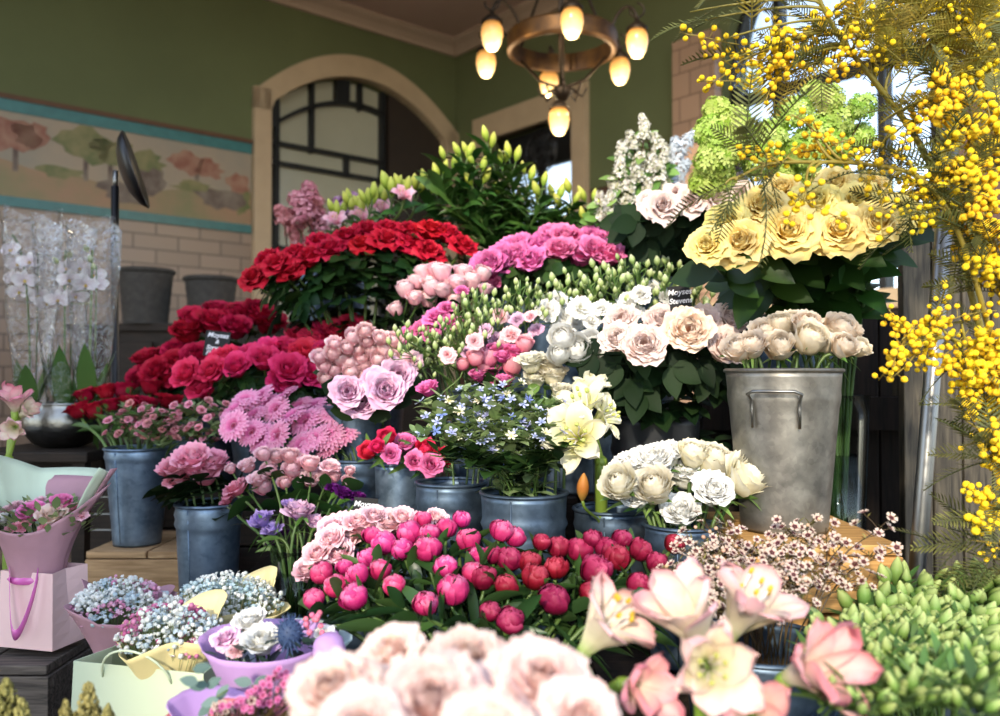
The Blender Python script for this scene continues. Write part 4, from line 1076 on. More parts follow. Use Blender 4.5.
# ---------------------------------------------------------------- amaryllis
def amar(label, flowers, mats, base, rim, Y, stemr, group, name='amaryllis', buds=None):
    """thick hollow stem carrying trumpets on short stalks"""
    root = thing(name, label, 'amaryllis', base, group)
    hub = rim; mb = MB()
    main = bez(base, base + (hub - base) * .4, hub - V(0, 0, .05), hub, 10)
    mb.tube([p - base for p in main], [stemr] * 11, 10, 0, .5); mb.ball(hub - base, stemr * 1.1, 8, 6, 0, .6)
    fl = []
    for (px, py, rp, dy, ax, mesh, st) in flowers:
        c = at(px, py, Y + dy); ax = Vector(ax).normalized(); sc = rp * (Y + dy) / F
        org = c - ax * sc * .55
        tw = bez(hub, hub + (org - hub) * .3 + V(0, 0, .01), org - ax * (org - hub).length * .4, org, 7)
        mb.tube([p - base for p in tw], [stemr * .55] * 6 + [stemr * .7] * 2, 8, 0, .7)
        fl.append((mesh, st, place(org - base, ax, sc, U(0, 6))))
    mb.build('stem', STEMA, root)
    for mesh, st, M in fl:
        put('trumpet', mesh, root, M)
        if st: put('stamens', st, root, M)
    for (px, py, ln, w, dy, ax) in (buds or []):
        c = at(px, py, Y + dy); k = Y / F; b = bud(ln / w, 1.0)
        q_ = MB(); q_.tube(bez(main[5] - base, main[6] - base, c - base - V(0, 0, ln * k), c - base - Vector(ax).normalized() * ln * k * .45, 6), .003, 6, 0, .5); q_.build('bud_stalk', STEMA, root)
        put('spent_bud', b.mesh('spent_bud', OCHRE), root, place(c - base - Vector(ax).normalized() * ln * k * .5, Vector(ax).normalized(), w * k))
    return root
T_w = [trumpet(3 + i * 9, f).mesh('trumpet', AMARY) for i, f in enumerate((100, 84, 108))]
T_p = [trumpet(43 + i * 9, f, True, .62).mesh('trumpet', PAMARY) for i, f in enumerate((70, 56, 80))]
T_c = [trumpet(83 + i * 9, f, True, .62).mesh('trumpet', CAMARY) for i, f in enumerate((60, 76, 52))]
ST = [stamens(i, 6, 1.2).mesh('stamens', [FILA, GOLDP]) for i in range(2)]; STG = stamens(5, 6, .8, .022).mesh('stamens', [FILA, STIG])
hub = at(601, 462, 1.68)
amar('lemon white amaryllis with open trumpets on a thick green stem', [(576, 436, 42, -.08, (-.25, -.9, .2), T_w[0], STG), (582, 400, 36, -.03, (-.35, -.5, .9), T_w[1], STG), (608, 414, 28, 0, (.8, -.45, .4), T_w[2], STG), (590, 384, 27, .05, (.1, -.3, 1), T_w[1], None)],
     None, K7[0] + V(-.02, 0, 0), hub, 1.68, .0125, None, buds=[(583, 487, 28, 7, -.06, (.05, -.2, 1))])
# front pink ones
hubA = at(700, 745, .88)
amar('cream pink amaryllis at the front with a wide trumpet facing forward',
     [(711, 668, 54, -.06, (-.05, -1, .28), T_c[0], STG), (690, 622, 56, .03, (-.5, -.35, 1), T_c[2], None), (744, 612, 58, .06, (.4, -.4, 1), T_c[1], ST[1])], None, KA[0] + V(-.02, 0, 0), hubA, .86, .012, 'pink amaryllis at the front')
hubB = at(596, 712, .92)
amar('cream amaryllis opening sideways with long white stamens beside the front roses', [(604, 630, 56, 0, (.6, -.3, .75), T_c[1], ST[0]), (640, 688, 44, -.04, (.4, -.9, .2), T_p[1], None)], None, KA[0] + V(-.07, .02, 0), hubB, .9, .012, 'pink amaryllis at the front')
hubC = at(770, 738, .86)
amar('rosy pink amaryllis trumpet turned towards the green buds', [(812, 672, 60, 0, (.5, -.85, .5), T_p[0], None), (752, 714, 48, -.03, (-.2, -.9, .35), T_p[1], None)], None, KA[0] + V(.05, .0, 0), hubC, .84, .012, 'pink amaryllis at the front')
hubD = at(8, 460, 1.95)
amar('pale salmon amaryllis with a thick stem beside the silver bowl', [(14, 402, 20, 0, (.2, -.5, 1), T_p[1], None), (24, 412, 15, .02, (.8, -.3, .5), T_c[2], None), (14, 428, 15, -.03, (.3, -1, -.1), T_c[0], None)], None, at(8, 700, 1.95), hubD, 1.95, .0115, None)
# ================================================================ lilies, lilac, fillers
S5 = star(5); S4 = star(4, .42, .1, .7); S3 = star(3, .6, .2, .7)
BUDM = bud(3.0, 1.0)
def panicle_mesh(seed, mat, ln=3.2, n=170, taper=.9, fs=.2, blossom=S4):
    """cone of small florets, unit radius at the foot"""
    b = MB(); rr = random.Random(seed)
    for i in range(n):
        v = rr.random() ** 1.15; r = (1 - taper * v) * (.55 + .45 * rr.random()); a = rr.uniform(0, 2 * PI)
        r *= 1 + .3 * noise.noise(Vector((a, v * 4, seed)))
        p = Vector((r * math.cos(a), r * math.sin(a), v * ln)); ax = Vector((math.cos(a), math.sin(a), .5 + rr.uniform(-.4, .6))).normalized()
        b.join(blossom, place(p, ax, fs * rr.uniform(.8, 1.25), rr.uniform(0, 6)), t=rr.random())
    return b.mesh('panicle', mat)
def ball_mesh(seed, mat, n=130, fs=.26, blossom=S5):
    b = MB(); rr = random.Random(seed)
    for i in range(n):
        z = 1 - 2 * (i + .5) / n
        if z < -.75: continue
        r = math.sqrt(1 - z * z); a = i * GOLD
        d = Vector((r * math.cos(a), r * math.sin(a), z)); k = rr.uniform(.82, 1.05) * (1 + .12 * noise.noise(d * 2 + Vector((seed, 0, 0))))
        b.join(blossom, place(d * k, (d + Vector((rr.uniform(-.3, .3), rr.uniform(-.3, .3), rr.uniform(-.3, .3)))).normalized(), fs * rr.uniform(.85, 1.2), rr.uniform(0, 6)), t=rr.random() * .9)
    return b.mesh('flower_ball', mat)

def heads(name, cat, desc, where, group, items, cn, meshes, bname, stem=STEMW, r=.0028, leaves=None, per=1, axis=None, zc=.0, Y=2, subs=None, sep=None):
    """upright stems, items = (px, py, radius px[, dY])"""
    items = sorted(items, key=lambda q: q[0]); packs = [items[i:i + per] for i in range(0, len(items), per)]
    for i, pk in enumerate(packs):
        bl = []
        for q in pk:
            yy = Y + (q[3] if len(q) > 3 else U(-.03, .03)); h = at(q[0], q[1], yy)
            ax = Vector(axis).normalized() if axis else ((h - cn[1]).normalized() * .7 + V(U(-.8, .8), U(-.6, .1), .4)).normalized()
            bl.append((h, ax, q[2] * yy / F, R.choice(meshes), subs or []))
        k = (i + .5) / len(packs) * 2 - 1
        lab = f"{desc}, {nth(i, len(packs))} {where}" if len(packs) > 1 else f"{desc} {where}"
        flower(name, lab, cat, group, bl, cn[0] + V(k * cn[2] * .5, U(-.3, .3) * cn[2], 0), cn[1] + V(k * cn[2], U(-.4, .4) * cn[2], 0), stem, r, leaves, sep, bname, zc=zc)

# --- leafy lily stems, buds on top
def lily(label, name, tops, Y, cn, budmat, group, nleaf, L, nbuds, bl=24, bw=5.5, lm=LLILY, openm=None):
    for i, (px, py) in enumerate(sorted(tops)):
        yy = Y + U(-.08, .1); h = at(px, py, yy); k = yy / F
        base = cn[0] + V(U(-.5, .5) * cn[2], U(-.5, .5) * cn[2], 0); rim = cn[1] + V(U(-.6, .6) * cn[2], U(-.5, .5) * cn[2], 0)
        root = thing(name, label.format(nth(i, len(tops))), 'lily', base, group)
        main = bez(base, rim + (rim - base) * .4, h - V(U(-.03, .03), 0, .15), h, 14); loc = [p - base for p in main]
        mb = MB(); mb.tube(loc, .004, 6, 0, .5); lmb = MB()
        for q in range(nleaf):
            t = lerp(.4, 1.0, (q + U(0, .8)) / nleaf) * 14; j = min(13, int(t)); p = lerp(loc[j], loc[j + 1], t - j); a = q * GOLD
            up = (loc[j + 1] - loc[j]).normalized(); l2 = L * U(.7, 1.15)
            leaf(lmb, p, V(math.cos(a), math.sin(a), U(.35, 1.0)), up, l2, l2 * U(.17, .24), U(.3, .9), .25)
        bds = []
        for q in range(nbuds):
            a = q * 2 * PI / nbuds + U(0, 1); d = V(math.cos(a) * .5, math.sin(a) * .5 - .2, 1 + U(0, .4)).normalized()
            e = loc[-1] + d * U(.01, .05); mb.tube([loc[-1] - V(0, 0, .012), e], .002, 5, 0, .6); bds.append((e, (d + V(0, 0, U(-.3, .6))).normalized()))
        mb.build('stem', STEM, root); lmb.build('leaves', lm, root)
        for e, d in bds: put('bud', budmesh[budmat.name], root, place(e, d, bw * k * U(.8, 1.1)))
        if openm and i % 2 == 0: put('trumpet', openm, root, place(loc[-1] + V(0, -.02, 0), V(U(-.3, .3), -.8, .6).normalized(), 15 * k)); put('stamens', ST[0], root, place(loc[-1] + V(0, -.02, 0), V(0, -.8, .6).normalized(), 11 * k))
budmesh = {BUDG.name: bud(4.0, 1.0).mesh('bud', BUDG), BUDL.name: bud(2.8, 1.0).mesh('bud', BUDL), BUDW.name: bud(3.7, 1.0).mesh('bud', BUDW)}
lily('closed lily stem with glossy leaves, {} in the big dark green clump', 'lily_stem', [(440, 182), (450, 174), (464, 166), (470, 160), (480, 178), (490, 152), (503, 168), (512, 172), (528, 188), (540, 200), (556, 206), (572, 208), (590, 214), (500, 200), (522, 208), (455, 198), (430, 198), (477, 198), (545, 218), (606, 222), (566, 222), (585, 226), (510, 218)],
     2.68, K15, BUDG, 'leafy lilies with closed buds', 34, .14, 2, bw=4.2)
T_l = trumpet(200, 115, False).mesh('trumpet', BABY)
lily('lily with yellow green buds, {} behind the red roses', 'lily_stem', [(338, 226), (352, 216), (370, 212), (392, 203), (404, 200), (414, 204), (383, 214), (362, 222)], 2.62, K19, BUDG, 'budding lilies behind the red roses', 10, .1, 4, bw=4.6, openm=T_l)
# --- lilac
P_w = [panicle_mesh(i, LILACW, 1.9, 150, .6, .17) for i in range(3)]; P_b = [panicle_mesh(9, LILACB, 2.0, 300, .7, .125)]; P_p = [panicle_mesh(20 + i, LILACP, 1.7, 330, .6, .125) for i in range(2)]; P_v = [panicle_mesh(30, LILACV, 1.7, 330, .6, .125)]
heads('lilac', 'lilac', 'white lilac spray', 'beside the lime snowball flowers', 'white lilac', [(620, 166, 9), (631, 138, 9), (645, 130, 8), (610, 200, 10), (652, 160, 9), (629, 185, 10), (641, 200, 9), (656, 140, 9), (664, 186, 9), (613, 184, 9), (640, 158, 10), (648, 186, 10), (622, 148, 9), (604, 210, 8), (636, 172, 9), (660, 168, 9), (626, 204, 9), (643, 120, 7), (666, 152, 8), (600, 196, 7)], K18, P_w, 'panicle', Y=2.3, leaves=(5, .75, .97, .05, 'ovate', LFRESH), zc=1.0)
heads('lilac', 'lilac', 'bluish shaded white lilac spray', 'in the shade behind the lime snowballs', 'bluish shaded white lilac', [(676, 150, 13), (688, 140, 12), (682, 170, 12), (672, 178, 11)], tilt(K18, .05), P_b, 'panicle', Y=2.42, zc=1.0)
heads('lilac', 'lilac', 'salmon pink lilac spray', 'above the red roses', 'pink lilac', [(300, 205, 19), (288, 218, 15), (315, 208, 16), (309, 192, 15), (322, 222, 13), (296, 234, 12), (280, 212, 10)], tilt(K19, -.06), P_p, 'panicle', Y=2.9, zc=1.0)
heads('lilac', 'lilac', 'mauve lilac spray', 'beside the salmon pink lilac', 'mauve lilac', [(338, 207, 13), (350, 200, 12), (358, 210, 10)], K19, P_v, 'panicle', Y=2.95, zc=1.0)
# --- lime snowballs
B_l = [ball_mesh(i, LIME) for i in range(3)]
heads('snowball_branch', 'viburnum', 'lime green snowball branch', 'under the mimosa', 'lime snowball branches',
      [(704, 125, 17), (712, 150, 20), (698, 178, 15), (738, 116, 19), (726, 140, 20), (717, 172, 15), (756, 152, 18), (766, 128, 18), (775, 165, 17), (792, 104, 17), (800, 140, 20), (806, 165, 17), (832, 92, 16), (841, 113, 19), (845, 142, 17), (823, 125, 20), (860, 100, 14), (866, 130, 14), (786, 150, 18), (712, 104, 14), (818, 88, 12)],
      (at(790, 420, 2.1) - V(0, 0, .25), at(790, 330, 2.1), .05), B_l, 'flower_ball', Y=1.95, per=3, leaves=(7, .6, .97, .06, 'ovate', LLIME), zc=.6)
# its container stands behind the yellow roses
c_ = at(790, 420, 2.1)
KV = bucket('zinc bucket hidden behind the yellow roses, full of snowball branches', 790, 345, 2.1, 84, .737, ZINCD)

# --- lisianthus: bud sprays and ruffled blooms
def lisi(desc, where, name, items, blooms, Y, cn, bloommesh, group, budmat, nb=9, w=22, bw=4.2, ht=34, br=13):
    """items: top pixel of each bud spray; blooms: (px,py,r) handed to the nearest spray"""
    items = sorted(items); own = {i: [] for i in range(len(items))}
    for q in blooms:
        j = min(range(len(items)), key=lambda i: (items[i][0] - q[0]) ** 2 + (items[i][1] + 30 - q[1]) ** 2 + 900 * len(own[i])); own[j].append(q)
    for i, (px, py) in enumerate(items):
        yy = Y + U(-.06, .06) - (py - 300) * .001; h = at(px, py, yy); k = yy / F
        base = cn[0] + V(U(-.5, .5) * cn[2], U(-.5, .5) * cn[2], 0); rim = cn[1] + V(U(-.7, .7) * cn[2], U(-.5, .5) * cn[2], 0)
        root = thing(name, f"{desc}, {nth(i, len(items))} {where}", 'lisianthus', base, group)
        main = bez(base, rim + (rim - base) * .4, h - V(0, 0, .1), h, 12); loc = [p - base for p in main]
        mb = MB(); mb.tube(loc, .0022, 5, 0, .5); lm = MB(); bd = []
        for q in range(nb):
            a = q * GOLD; v = (q + .5) / nb; s = lerp(loc[11], loc[9], 1 - v)
            e = loc[-1] + V(math.cos(a) * w * k * .5 * (1.1 - .6 * v), math.sin(a) * w * k * .5 * (1.1 - .6 * v), -ht * k * (1 - v) * .9)
            mb.tube(bez(s - V(0, 0, .03), lerp(s, e, .5) - V(0, 0, .01), e - V(0, 0, .012), e, 4), .0011, 4, 0, .7, cap=False)
            bd.append((e, V(math.cos(a) * .25, math.sin(a) * .25, 1).normalized()))
            if q % 2 == 0: leaf(lm, s, V(math.cos(a), math.sin(a), .9), V(0, 0, 1), .035, .012, .3, .2)
        fl = []
        for q in own[i]:
            c = at(q[0], q[1], yy - .04) - base; ax = V(U(-.4, .4), -.9, U(.2, .8)).normalized(); e = c - ax * q[2] * k * .4
            mb.tube(bez(loc[8], loc[9], e - ax * .02, e, 5), .0015, 4, 0, .7); fl.append(place(e, ax, q[2] * k, U(0, 6)))
        mb.build('stem', STEM, root)
        if lm.v: lm.build('leaves', LFRESH, root)
        for e, d in bd: put('bud', budmesh[budmat.name], root, place(e, d, bw * k * U(.75, 1.15)))
        for M in fl: put('bloom', R.choice(bloommesh), root, M)
M_lw = variants('lisianthus_bloom', frill, WHITE, 3, 150); M_lp = variants('lisianthus_bloom', frill, BABY, 2, 160) + variants('lisianthus_bloom', frill, MAUVE, 2, 170)
lisi('white lisianthus stem with green buds', 'behind the peach roses', 'white_lisianthus', [(560, 280), (572, 272), (588, 276), (600, 266), (612, 268), (625, 258), (640, 262), (650, 252), (660, 258), (672, 262), (634, 280), (668, 276), (548, 296), (690, 270), (702, 282)],
     [(548, 310, 14), (556, 300, 13), (567, 316, 15), (580, 308, 15), (576, 322, 13), (601, 308, 13), (591, 320, 12), (627, 301, 13), (641, 294, 13), (652, 288, 11), (616, 312, 12), (560, 326, 12), (665, 296, 11), (636, 312, 11)], 2.02, K16, M_lw, 'white lisianthus', BUDL, nb=10, w=26, ht=40, bw=3.3)
lisi('pink lisianthus stem with pale green buds', 'beside the white lisianthus', 'pink_lisianthus', [(400, 326), (412, 330), (428, 326), (445, 318), (458, 304), (468, 294), (477, 288), (487, 294), (497, 298), (510, 288), (520, 280), (531, 282), (541, 286), (420, 342), (440, 334), (462, 322), (405, 345), (484, 312), (452, 335)],
     [(501, 316, 11), (511, 334, 13), (475, 341, 10), (476, 355, 9), (448, 355, 10), (517, 319, 10), (413, 360, 12), (536, 330, 10), (495, 338, 10), (524, 340, 11), (486, 330, 9), (530, 316, 9), (466, 352, 8), (503, 345, 9)], 1.98, K17, M_lp, 'pink lisianthus', BUDL, nb=9, w=26, ht=42, bw=2.9)
# --- tweedia with blue stars
STARB = [star(5, .3, .15, .35).mesh('star_flower', m) for m in (BLUE, BLUE, BLUE2)]; STARW = star(6, .26, .2, .3).mesh('star_flower', CREAM)
rr = random.Random(21)
def filler(name, cat, desc, where, group, tops, Y, cn, flowers, leafspec, stem, r, nfl, spread, bname, fs, bead_=None, twig=.6, flow_p=1.0, zmin=-.2, labelled=True, lowleaf=0):
    tops = sorted(tops)
    for i, q in enumerate(tops):
        px, py = q[:2]; yy = Y + (q[2] if len(q) > 2 else U(-.06, .06)); h = at(px, py, yy); k = yy / F
        base = cn[0] + V(U(-.6, .6) * cn[2], U(-.6, .6) * cn[2], 0); rim = cn[1] + V(U(-.8, .8) * cn[2], U(-.6, .6) * cn[2], 0)
        lab = f"{desc}, {nth(i, len(tops))} {where}" if labelled else f"{desc} {where}"
        root = thing(name, lab, cat, base, group)
        main = bez(base, rim + (rim - base) * .5, lerp(rim, h, .7), h, 12); loc = [p - base for p in main]
        mb = MB(); mb.tube(loc, [r] * 9 + [r * .7] * 4, 5, 0, .4); lm = MB(); fl = []
        for s_ in range(nfl):
            a = s_ * GOLD + U(-.3, .3); v = U(0, 1); j = int(lerp(12, 6 if twig > .5 else 9, v)); s = loc[j]
            e = s + V(math.cos(a), math.sin(a) , U(.2, 1.0)).normalized() * spread * k * U(.35, 1) * (.5 + .5 * (1 - v * .5))
            mb.tube(bez(s, lerp(s, e, .5) + V(0, 0, spread * k * .1), e - V(0, 0, .004), e, 4), r * .45, 4, 0, .6, cap=False)
            if R.random() < flow_p: fl.append((e, V(math.cos(a) * .5 + U(-.3, .3), math.sin(a) * .5 - .45, .8).normalized()))
            if leafspec:
                nl, L, wr, lmat = leafspec
                for z in range(nl):
                    p = lerp(s, e, U(.1, .95)); b_ = U(0, 6.28); leaf(lm, p, V(math.cos(b_), math.sin(b_), U(.2, 1)), V(0, 0, 1), L * U(.7, 1.2), L * wr, U(0, .4), .2, nv=4)
        if lowleaf:
            nl, L, wr, lmat = leafspec
            for z in range(lowleaf):
                j = R.randint(4, 11); b_ = U(0, 6.28); l2 = L * U(1.1, 1.8); leaf(lm, loc[j], V(math.cos(b_), math.sin(b_), U(0, .9)), V(0, 0, 1), l2, l2 * wr, U(.1, .6), .2, nv=5)
        mb.build('stem', stem, root)
        if lm.v: lm.build('leaves', leafspec[3], root)
        for e, d in fl:
            me = R.choice(flowers); put(bname if me.name.split('.')[0] != 'bud' else 'bud', me, root, place(e, d, fs * k * U(.75, 1.2), U(0, 6)))
def region(n, fn, seed, mind=8):
    rr = random.Random(seed); o = []; tries = 0
    while len(o) < n and tries < 20000:
        tries += 1; p = fn(rr)
        if all((p[0] - q[0]) ** 2 + (p[1] - q[1]) ** 2 > mind * mind for q in o): o.append(p)
    return o
tw = region(24, lambda r: (lambda x: (x, lerp(380 + 30 * abs((x - 485) / 80) ** 1.6, 440, r.random() ** 1.3)))(r.uniform(412, 562)), 5, 13)
filler('tweedia', 'tweedia', 'tweedia stem with pale blue star flowers', 'in the ridged bucket', 'blue tweedia', [(x, y, -.1 * (y - 400) / 60) for x, y in tw], 1.66, K6, STARB + [STARB[0]] * 2 + [STARW], (4, .034, .5, LGREY), STEM, .0016, 9, 24, 'star_flower', 5.6, lowleaf=14)
filler('tweedia', 'foliage', 'leafy green filler stem', 'under the blue stars', 'green filler leaves under the tweedia', [(430, 455), (445, 462), (465, 468), (490, 472), (510, 474), (530, 468), (548, 462), (560, 452)], 1.62, tilt(K6, 0, .0, .06), STARB, (4, .04, .55, LROSE), STEM, .0016, 7, 22, 'star_flower', 4, flow_p=0, lowleaf=10)
# --- waxflower: pale cups with wine-dark hearts
WXM = [star(5, .42, .22, .9).mesh('blossom', WAX)] * 8 + [(lambda b: (setattr(b, 'v', [(x * .42, y * .42, z * .42) for x, y, z in b.v]), b)[1])(bead(1)).mesh('closed_blossom', SALMON)]
wx = region(36, lambda r: (lambda x: (x, lerp(518 + max(0, 715 - x) * .5 + max(0, x - 800) * .15 + 6 * math.sin(x * .2), 632, r.random())))(r.uniform(660, 815)), 8, 11)
filler('waxflower', 'waxflower', 'waxflower stem with wine hearted pale blossoms', 'by the crate', 'pale waxflower', [(x, y, -.15 * (y - 560) / 60) for x, y in wx], 1.26, tilt(KW, 0, .02, .06), WXM, (3, .016, .16, LOLIVE), STEMW, .0012, 18, 30, 'blossom', 4.5)
filler('waxflower', 'waxflower', 'long loose waxflower sprig', 'reaching towards the steel pole', 'loose waxflower sprigs', [(886, 522), (900, 548), (868, 560), (845, 540), (826, 528), (855, 580), (880, 590)], 1.3, tilt(KW, .05, .02, .04), WXM, (2, .014, .16, LOLIVE), STEMW, .0012, 12, 26, 'blossom', 5.0)
# --- green-white budded stems bottom right
gb = region(58, lambda r: (lambda x: (x, lerp(lerp(650, 592, min(1, (x - 800) / 90)) - max(0, x - 940) * .12, 728, r.random())))(r.uniform(812, 1010)), 13, 14)
filler('budded_stem', 'tuberose', 'stem of pale green white closed buds', 'in the bushy clump by the pole', 'green white budded stems', [(x, y, -.28 * (y - 650) / 60) for x, y in gb], 1.12, tilt(KT, 0, .05, .08), [budmesh[BUDW.name]], (2, .055, .2, LMID), STEM, .0022, 8, 28, 'bud', 6.6, twig=.4, labelled=False)
# --- small pink spray flowers in the slender blue bucket
M_sm = variants('bloom', frill, CORAL, 2, 210) + variants('bloom', frill, SALMON, 1, 214)
sp = region(15, lambda r: (r.uniform(118, 232), r.uniform(408, 448)), 17, 12)
filler('pink_spray', 'spray flowers', 'tiny pink spray flower stem', 'spilling from the slender blue bucket', 'tiny pink spray flowers', sp, 2.22, tilt(K1, .03, .0, .06), M_sm, (4, .035, .45, LGREY), STEM, .0016, 9, 24, 'bloom', 5.2, lowleaf=6)
# ================================================================ mimosa
def ballspray_mesh(seed, ln=.11, n=16, r=.0062, sunny=True):
    """raceme of fluffy round heads along a thin stalk"""
    b = MB(); rr = random.Random(seed); pts = [V(0, 0, 0)]
    d = V(1, 0, .15).normalized()
    for i in range(6): pts.append(pts[-1] + d * ln / 6); d = (d + V(0, rr.uniform(-.2, .2), rr.uniform(-.2, .12))).normalized()
    b.tube(pts, .0011, 4, 1, .5)
    for i in range(n):
        f = (i + .6) / n * 5.99; k = int(f); p = lerp(pts[k], pts[k + 1], f - k); a = i * GOLD
        o = V(rr.uniform(-.3, .5), math.cos(a), math.sin(a)).normalized() * rr.uniform(.008, .02) * (1.2 - f / 9)
        b.tube([p, p + o], .0007, 3, 1, .5, cap=False)
        q = len(b.v); b.ball(p + o, r * rr.uniform(.75, 1.15), 10, 7, 0, 0)
        for z in range(q, len(b.v)):
            w = rr.uniform(.9, 1.08); c = p + o; b.v[z] = tuple(c + (Vector(b.v[z]) - c) * w); b.t[z] = rr.random()
    return b.mesh('flower_spray', [MIMO, STEMY])
def frond_mesh(seed, mat, ln=.12, n=15):
    """feathery twice-divided leaf: midrib, side ribs, needle leaflets"""
    b = MB(); rr = random.Random(seed); droop = rr.uniform(.1, .5)
    mid = lambda s: V(ln * s * (1 - .1 * s), 0, -droop * ln * s * s * .5)
    b.tube([mid(i / 6) for i in range(7)], .0009, 4, 0, .2)
    for i in range(n):
        s = .12 + .88 * (i + .5) / n; p = mid(s); l2 = ln * .24 * math.sin(PI * (.18 + .75 * s))
        for sg in (-1, 1):
            d = V(.75, sg, rr.uniform(-.1, .2)).normalized(); w = .0015
            e = p + d * l2; sd = V(-d.y, d.x, 0) * w; q = [b.add(p - sd * .5, .3), b.add(p + sd * .5, .3), b.add(lerp(p, e, .6) + sd + V(0, 0, .0008), rr.random()), b.add(e, .8), b.add(lerp(p, e, .6) - sd + V(0, 0, .0008), rr.random())]
            b.face((q[0], q[1], q[2], q[4])); b.face((q[2], q[3], q[4]))
    return b.mesh('frond', mat)
BS = [ballspray_mesh(i, U(.07, .11), R.randint(10, 14), .0047) for i in range(6)]; BSB = [ballspray_mesh(20 + i, .085, 19, .0052) for i in range(4)]
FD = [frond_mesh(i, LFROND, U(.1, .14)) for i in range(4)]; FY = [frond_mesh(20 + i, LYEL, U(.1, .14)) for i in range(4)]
def along(d, roll=0): return d.to_track_quat('X', 'Z').to_matrix().to_4x4() @ Matrix.Rotation(roll, 4, 'X')
def mimosa(label, path, r0, twigs, group='mimosa branches'):
    """path: pixel/distance control points of the woody branch; twigs: (px, py, dY, balls, sprays, fronds, frondset) shoots ending there"""
    pts = [at(*p) for p in path]; base = pts[0]
    root = thing('mimosa_branch', label, 'mimosa', base, group)
    pl = []
    for i in range(len(pts) - 1):
        a = pts[max(0, i - 1)]; b = pts[i]; c = pts[i + 1]; d = pts[min(len(pts) - 1, i + 2)]
        for k in range(6):
            t = k / 6; pl.append(.5 * ((2 * b) + (c - a) * t + (2 * a - 5 * b + 4 * c - d) * t * t + (3 * b - a - 3 * c + d) * t ** 3))
    pl.append(pts[-1]); n = len(pl)
    mb = MB(); mb.tube([p - base for p in pl], [lerp(r0, r0 * .35, i / (n - 1)) for i in range(n)], 8, 0, .4)
    sp, fr_ = [], []
    for (px, py, dy, dense, ns, nf, fs) in twigs:
        # leave the branch at the closest point a little below the tip
        yref = min(pl, key=lambda p: (p - at(px, py, p.y)).length); e = at(px, py, yref.y + dy)
        j = min(range(n), key=lambda i: (pl[i] - e).length + .15 * i / n); s = pl[max(0, j - 2)]
        tw_ = bez(s, s + (pl[j] - pl[max(0, j - 3)]) * .6, lerp(s, e, .7) + V(0, 0, .01), e, 8)
        mb.tube([p - base for p in tw_], [lerp(.0028, .0012, i / 8) for i in range(9)], 5, 0, .6)
        ll = sum((tw_[i + 1] - tw_[i]).length for i in range(8)); td = (tw_[8] - tw_[5]).normalized()
        for k in range(ns if R.random() < .65 else ns - 1):
            f = 8 * (1 - min(.75, .055 / max(ll, .06)) * U(0, 1.6) * (k / max(1, ns - 1) if ns > 1 else 0)); f = max(1, min(7.99, f)); i0 = int(f); p = lerp(tw_[i0], tw_[i0 + 1], f - i0)
            d = (td * .7 + V(U(-1, 1), U(-1, .6), U(-.7, .8))).normalized()
            sp.append((R.choice(BSB if dense else BS), p - base - d * .03, d))
        for k in range(round(nf * 1.3)):
            f = U(1, 7.9); i0 = int(f); p = lerp(tw_[i0], tw_[i0 + 1], f - i0); d = (td * .6 + V(U(-1, 1), U(-.8, .6), U(-.6, .8))).normalized()
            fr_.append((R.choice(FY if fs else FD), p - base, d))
    mb.build('woody_stem', STEMY, root)
    for me, p, d in sp: put('flower_spray', me, root, Matrix.Translation(p) @ along(d, U(0, 6)) @ Matrix.Scale(U(.8, 1.15), 4))
    for me, p, d in fr_: put('frond', me, root, Matrix.Translation(p) @ along(d, U(-.8, .8)) @ Matrix.Scale(U(.75, 1.2), 4))
MB_ = (1010, 470, 1.36)
mimosa('thick main mimosa branch leaning over the lime snowballs', [(1030, 620, 1.42), (1000, 420, 1.4), (955, 230, 1.38), (920, 145, 1.36), (875, 82, 1.34), (842, 40, 1.32), (822, 5, 1.3), (805, -40, 1.3)], .0075,
       [(745, 60, 0, 0, 2, 2, 0), (722, 40, .02, 0, 2, 3, 1), (768, 45, .02, 0, 3, 1, 0), (792, 62, -.02, 0, 3, 1, 0), (815, 55, .02, 0, 2, 2, 1), (838, 68, .0, 0, 2, 1, 0), (845, 15, .03, 1, 3, 3, 1), (860, 35, -.03, 0, 3, 4, 1), (875, 60, 0, 0, 2, 3, 1),
        (800, 35, .03, 0, 2, 3, 0), (885, 20, .04, 0, 2, 5, 1), (905, 45, 0, 0, 2, 5, 1), (915, 75, 0, 0, 1, 4, 1), (735, 85, .0, 0, 2, 2, 0), (705, 20, .05, 0, 0, 3, 0), (690, 12, .05, 0, 0, 3, 0), (780, 78, 0, 0, 2, 1, 0), (725, 62, 0, 0, 2, 0, 0), (756, 72, 0, 0, 3, 1, 0), (855, 8, 0, 0, 2, 3, 1)])
mimosa('low mimosa branch hanging dark fronds over the pale yellow roses', [(1035, 600, 1.4), (1005, 400, 1.34), (965, 250, 1.3), (925, 182, 1.28), (870, 165, 1.26), (810, 162, 1.24), (765, 165, 1.23), (735, 180, 1.22)], .005,
       [(725, 185, 0, 0, 0, 3, 0), (760, 178, 0, 0, 0, 2, 0), (740, 160, .03, 0, 0, 2, 0), (765, 155, 0, 1, 2, 2, 0), (785, 160, 0, 0, 2, 1, 0), (812, 130, .02, 0, 2, 0, 0), (830, 142, .02, 1, 1, 0, 0), (802, 118, .02, 0, 1, 0, 0), (848, 154, .0, 0, 2, 0, 0), (872, 155, 0, 1, 1, 1, 0),
        (808, 188, -.02, 0, 1, 0, 0), (804, 202, -.03, 0, 1, 0, 0), (882, 200, 0, 0, 1, 1, 0), (905, 195, 0, 0, 2, 3, 0), (905, 160, 0, 0, 1, 2, 0), (918, 215, 0, 0, 2, 3, 0), (880, 170, 0, 0, 1, 2, 0)])
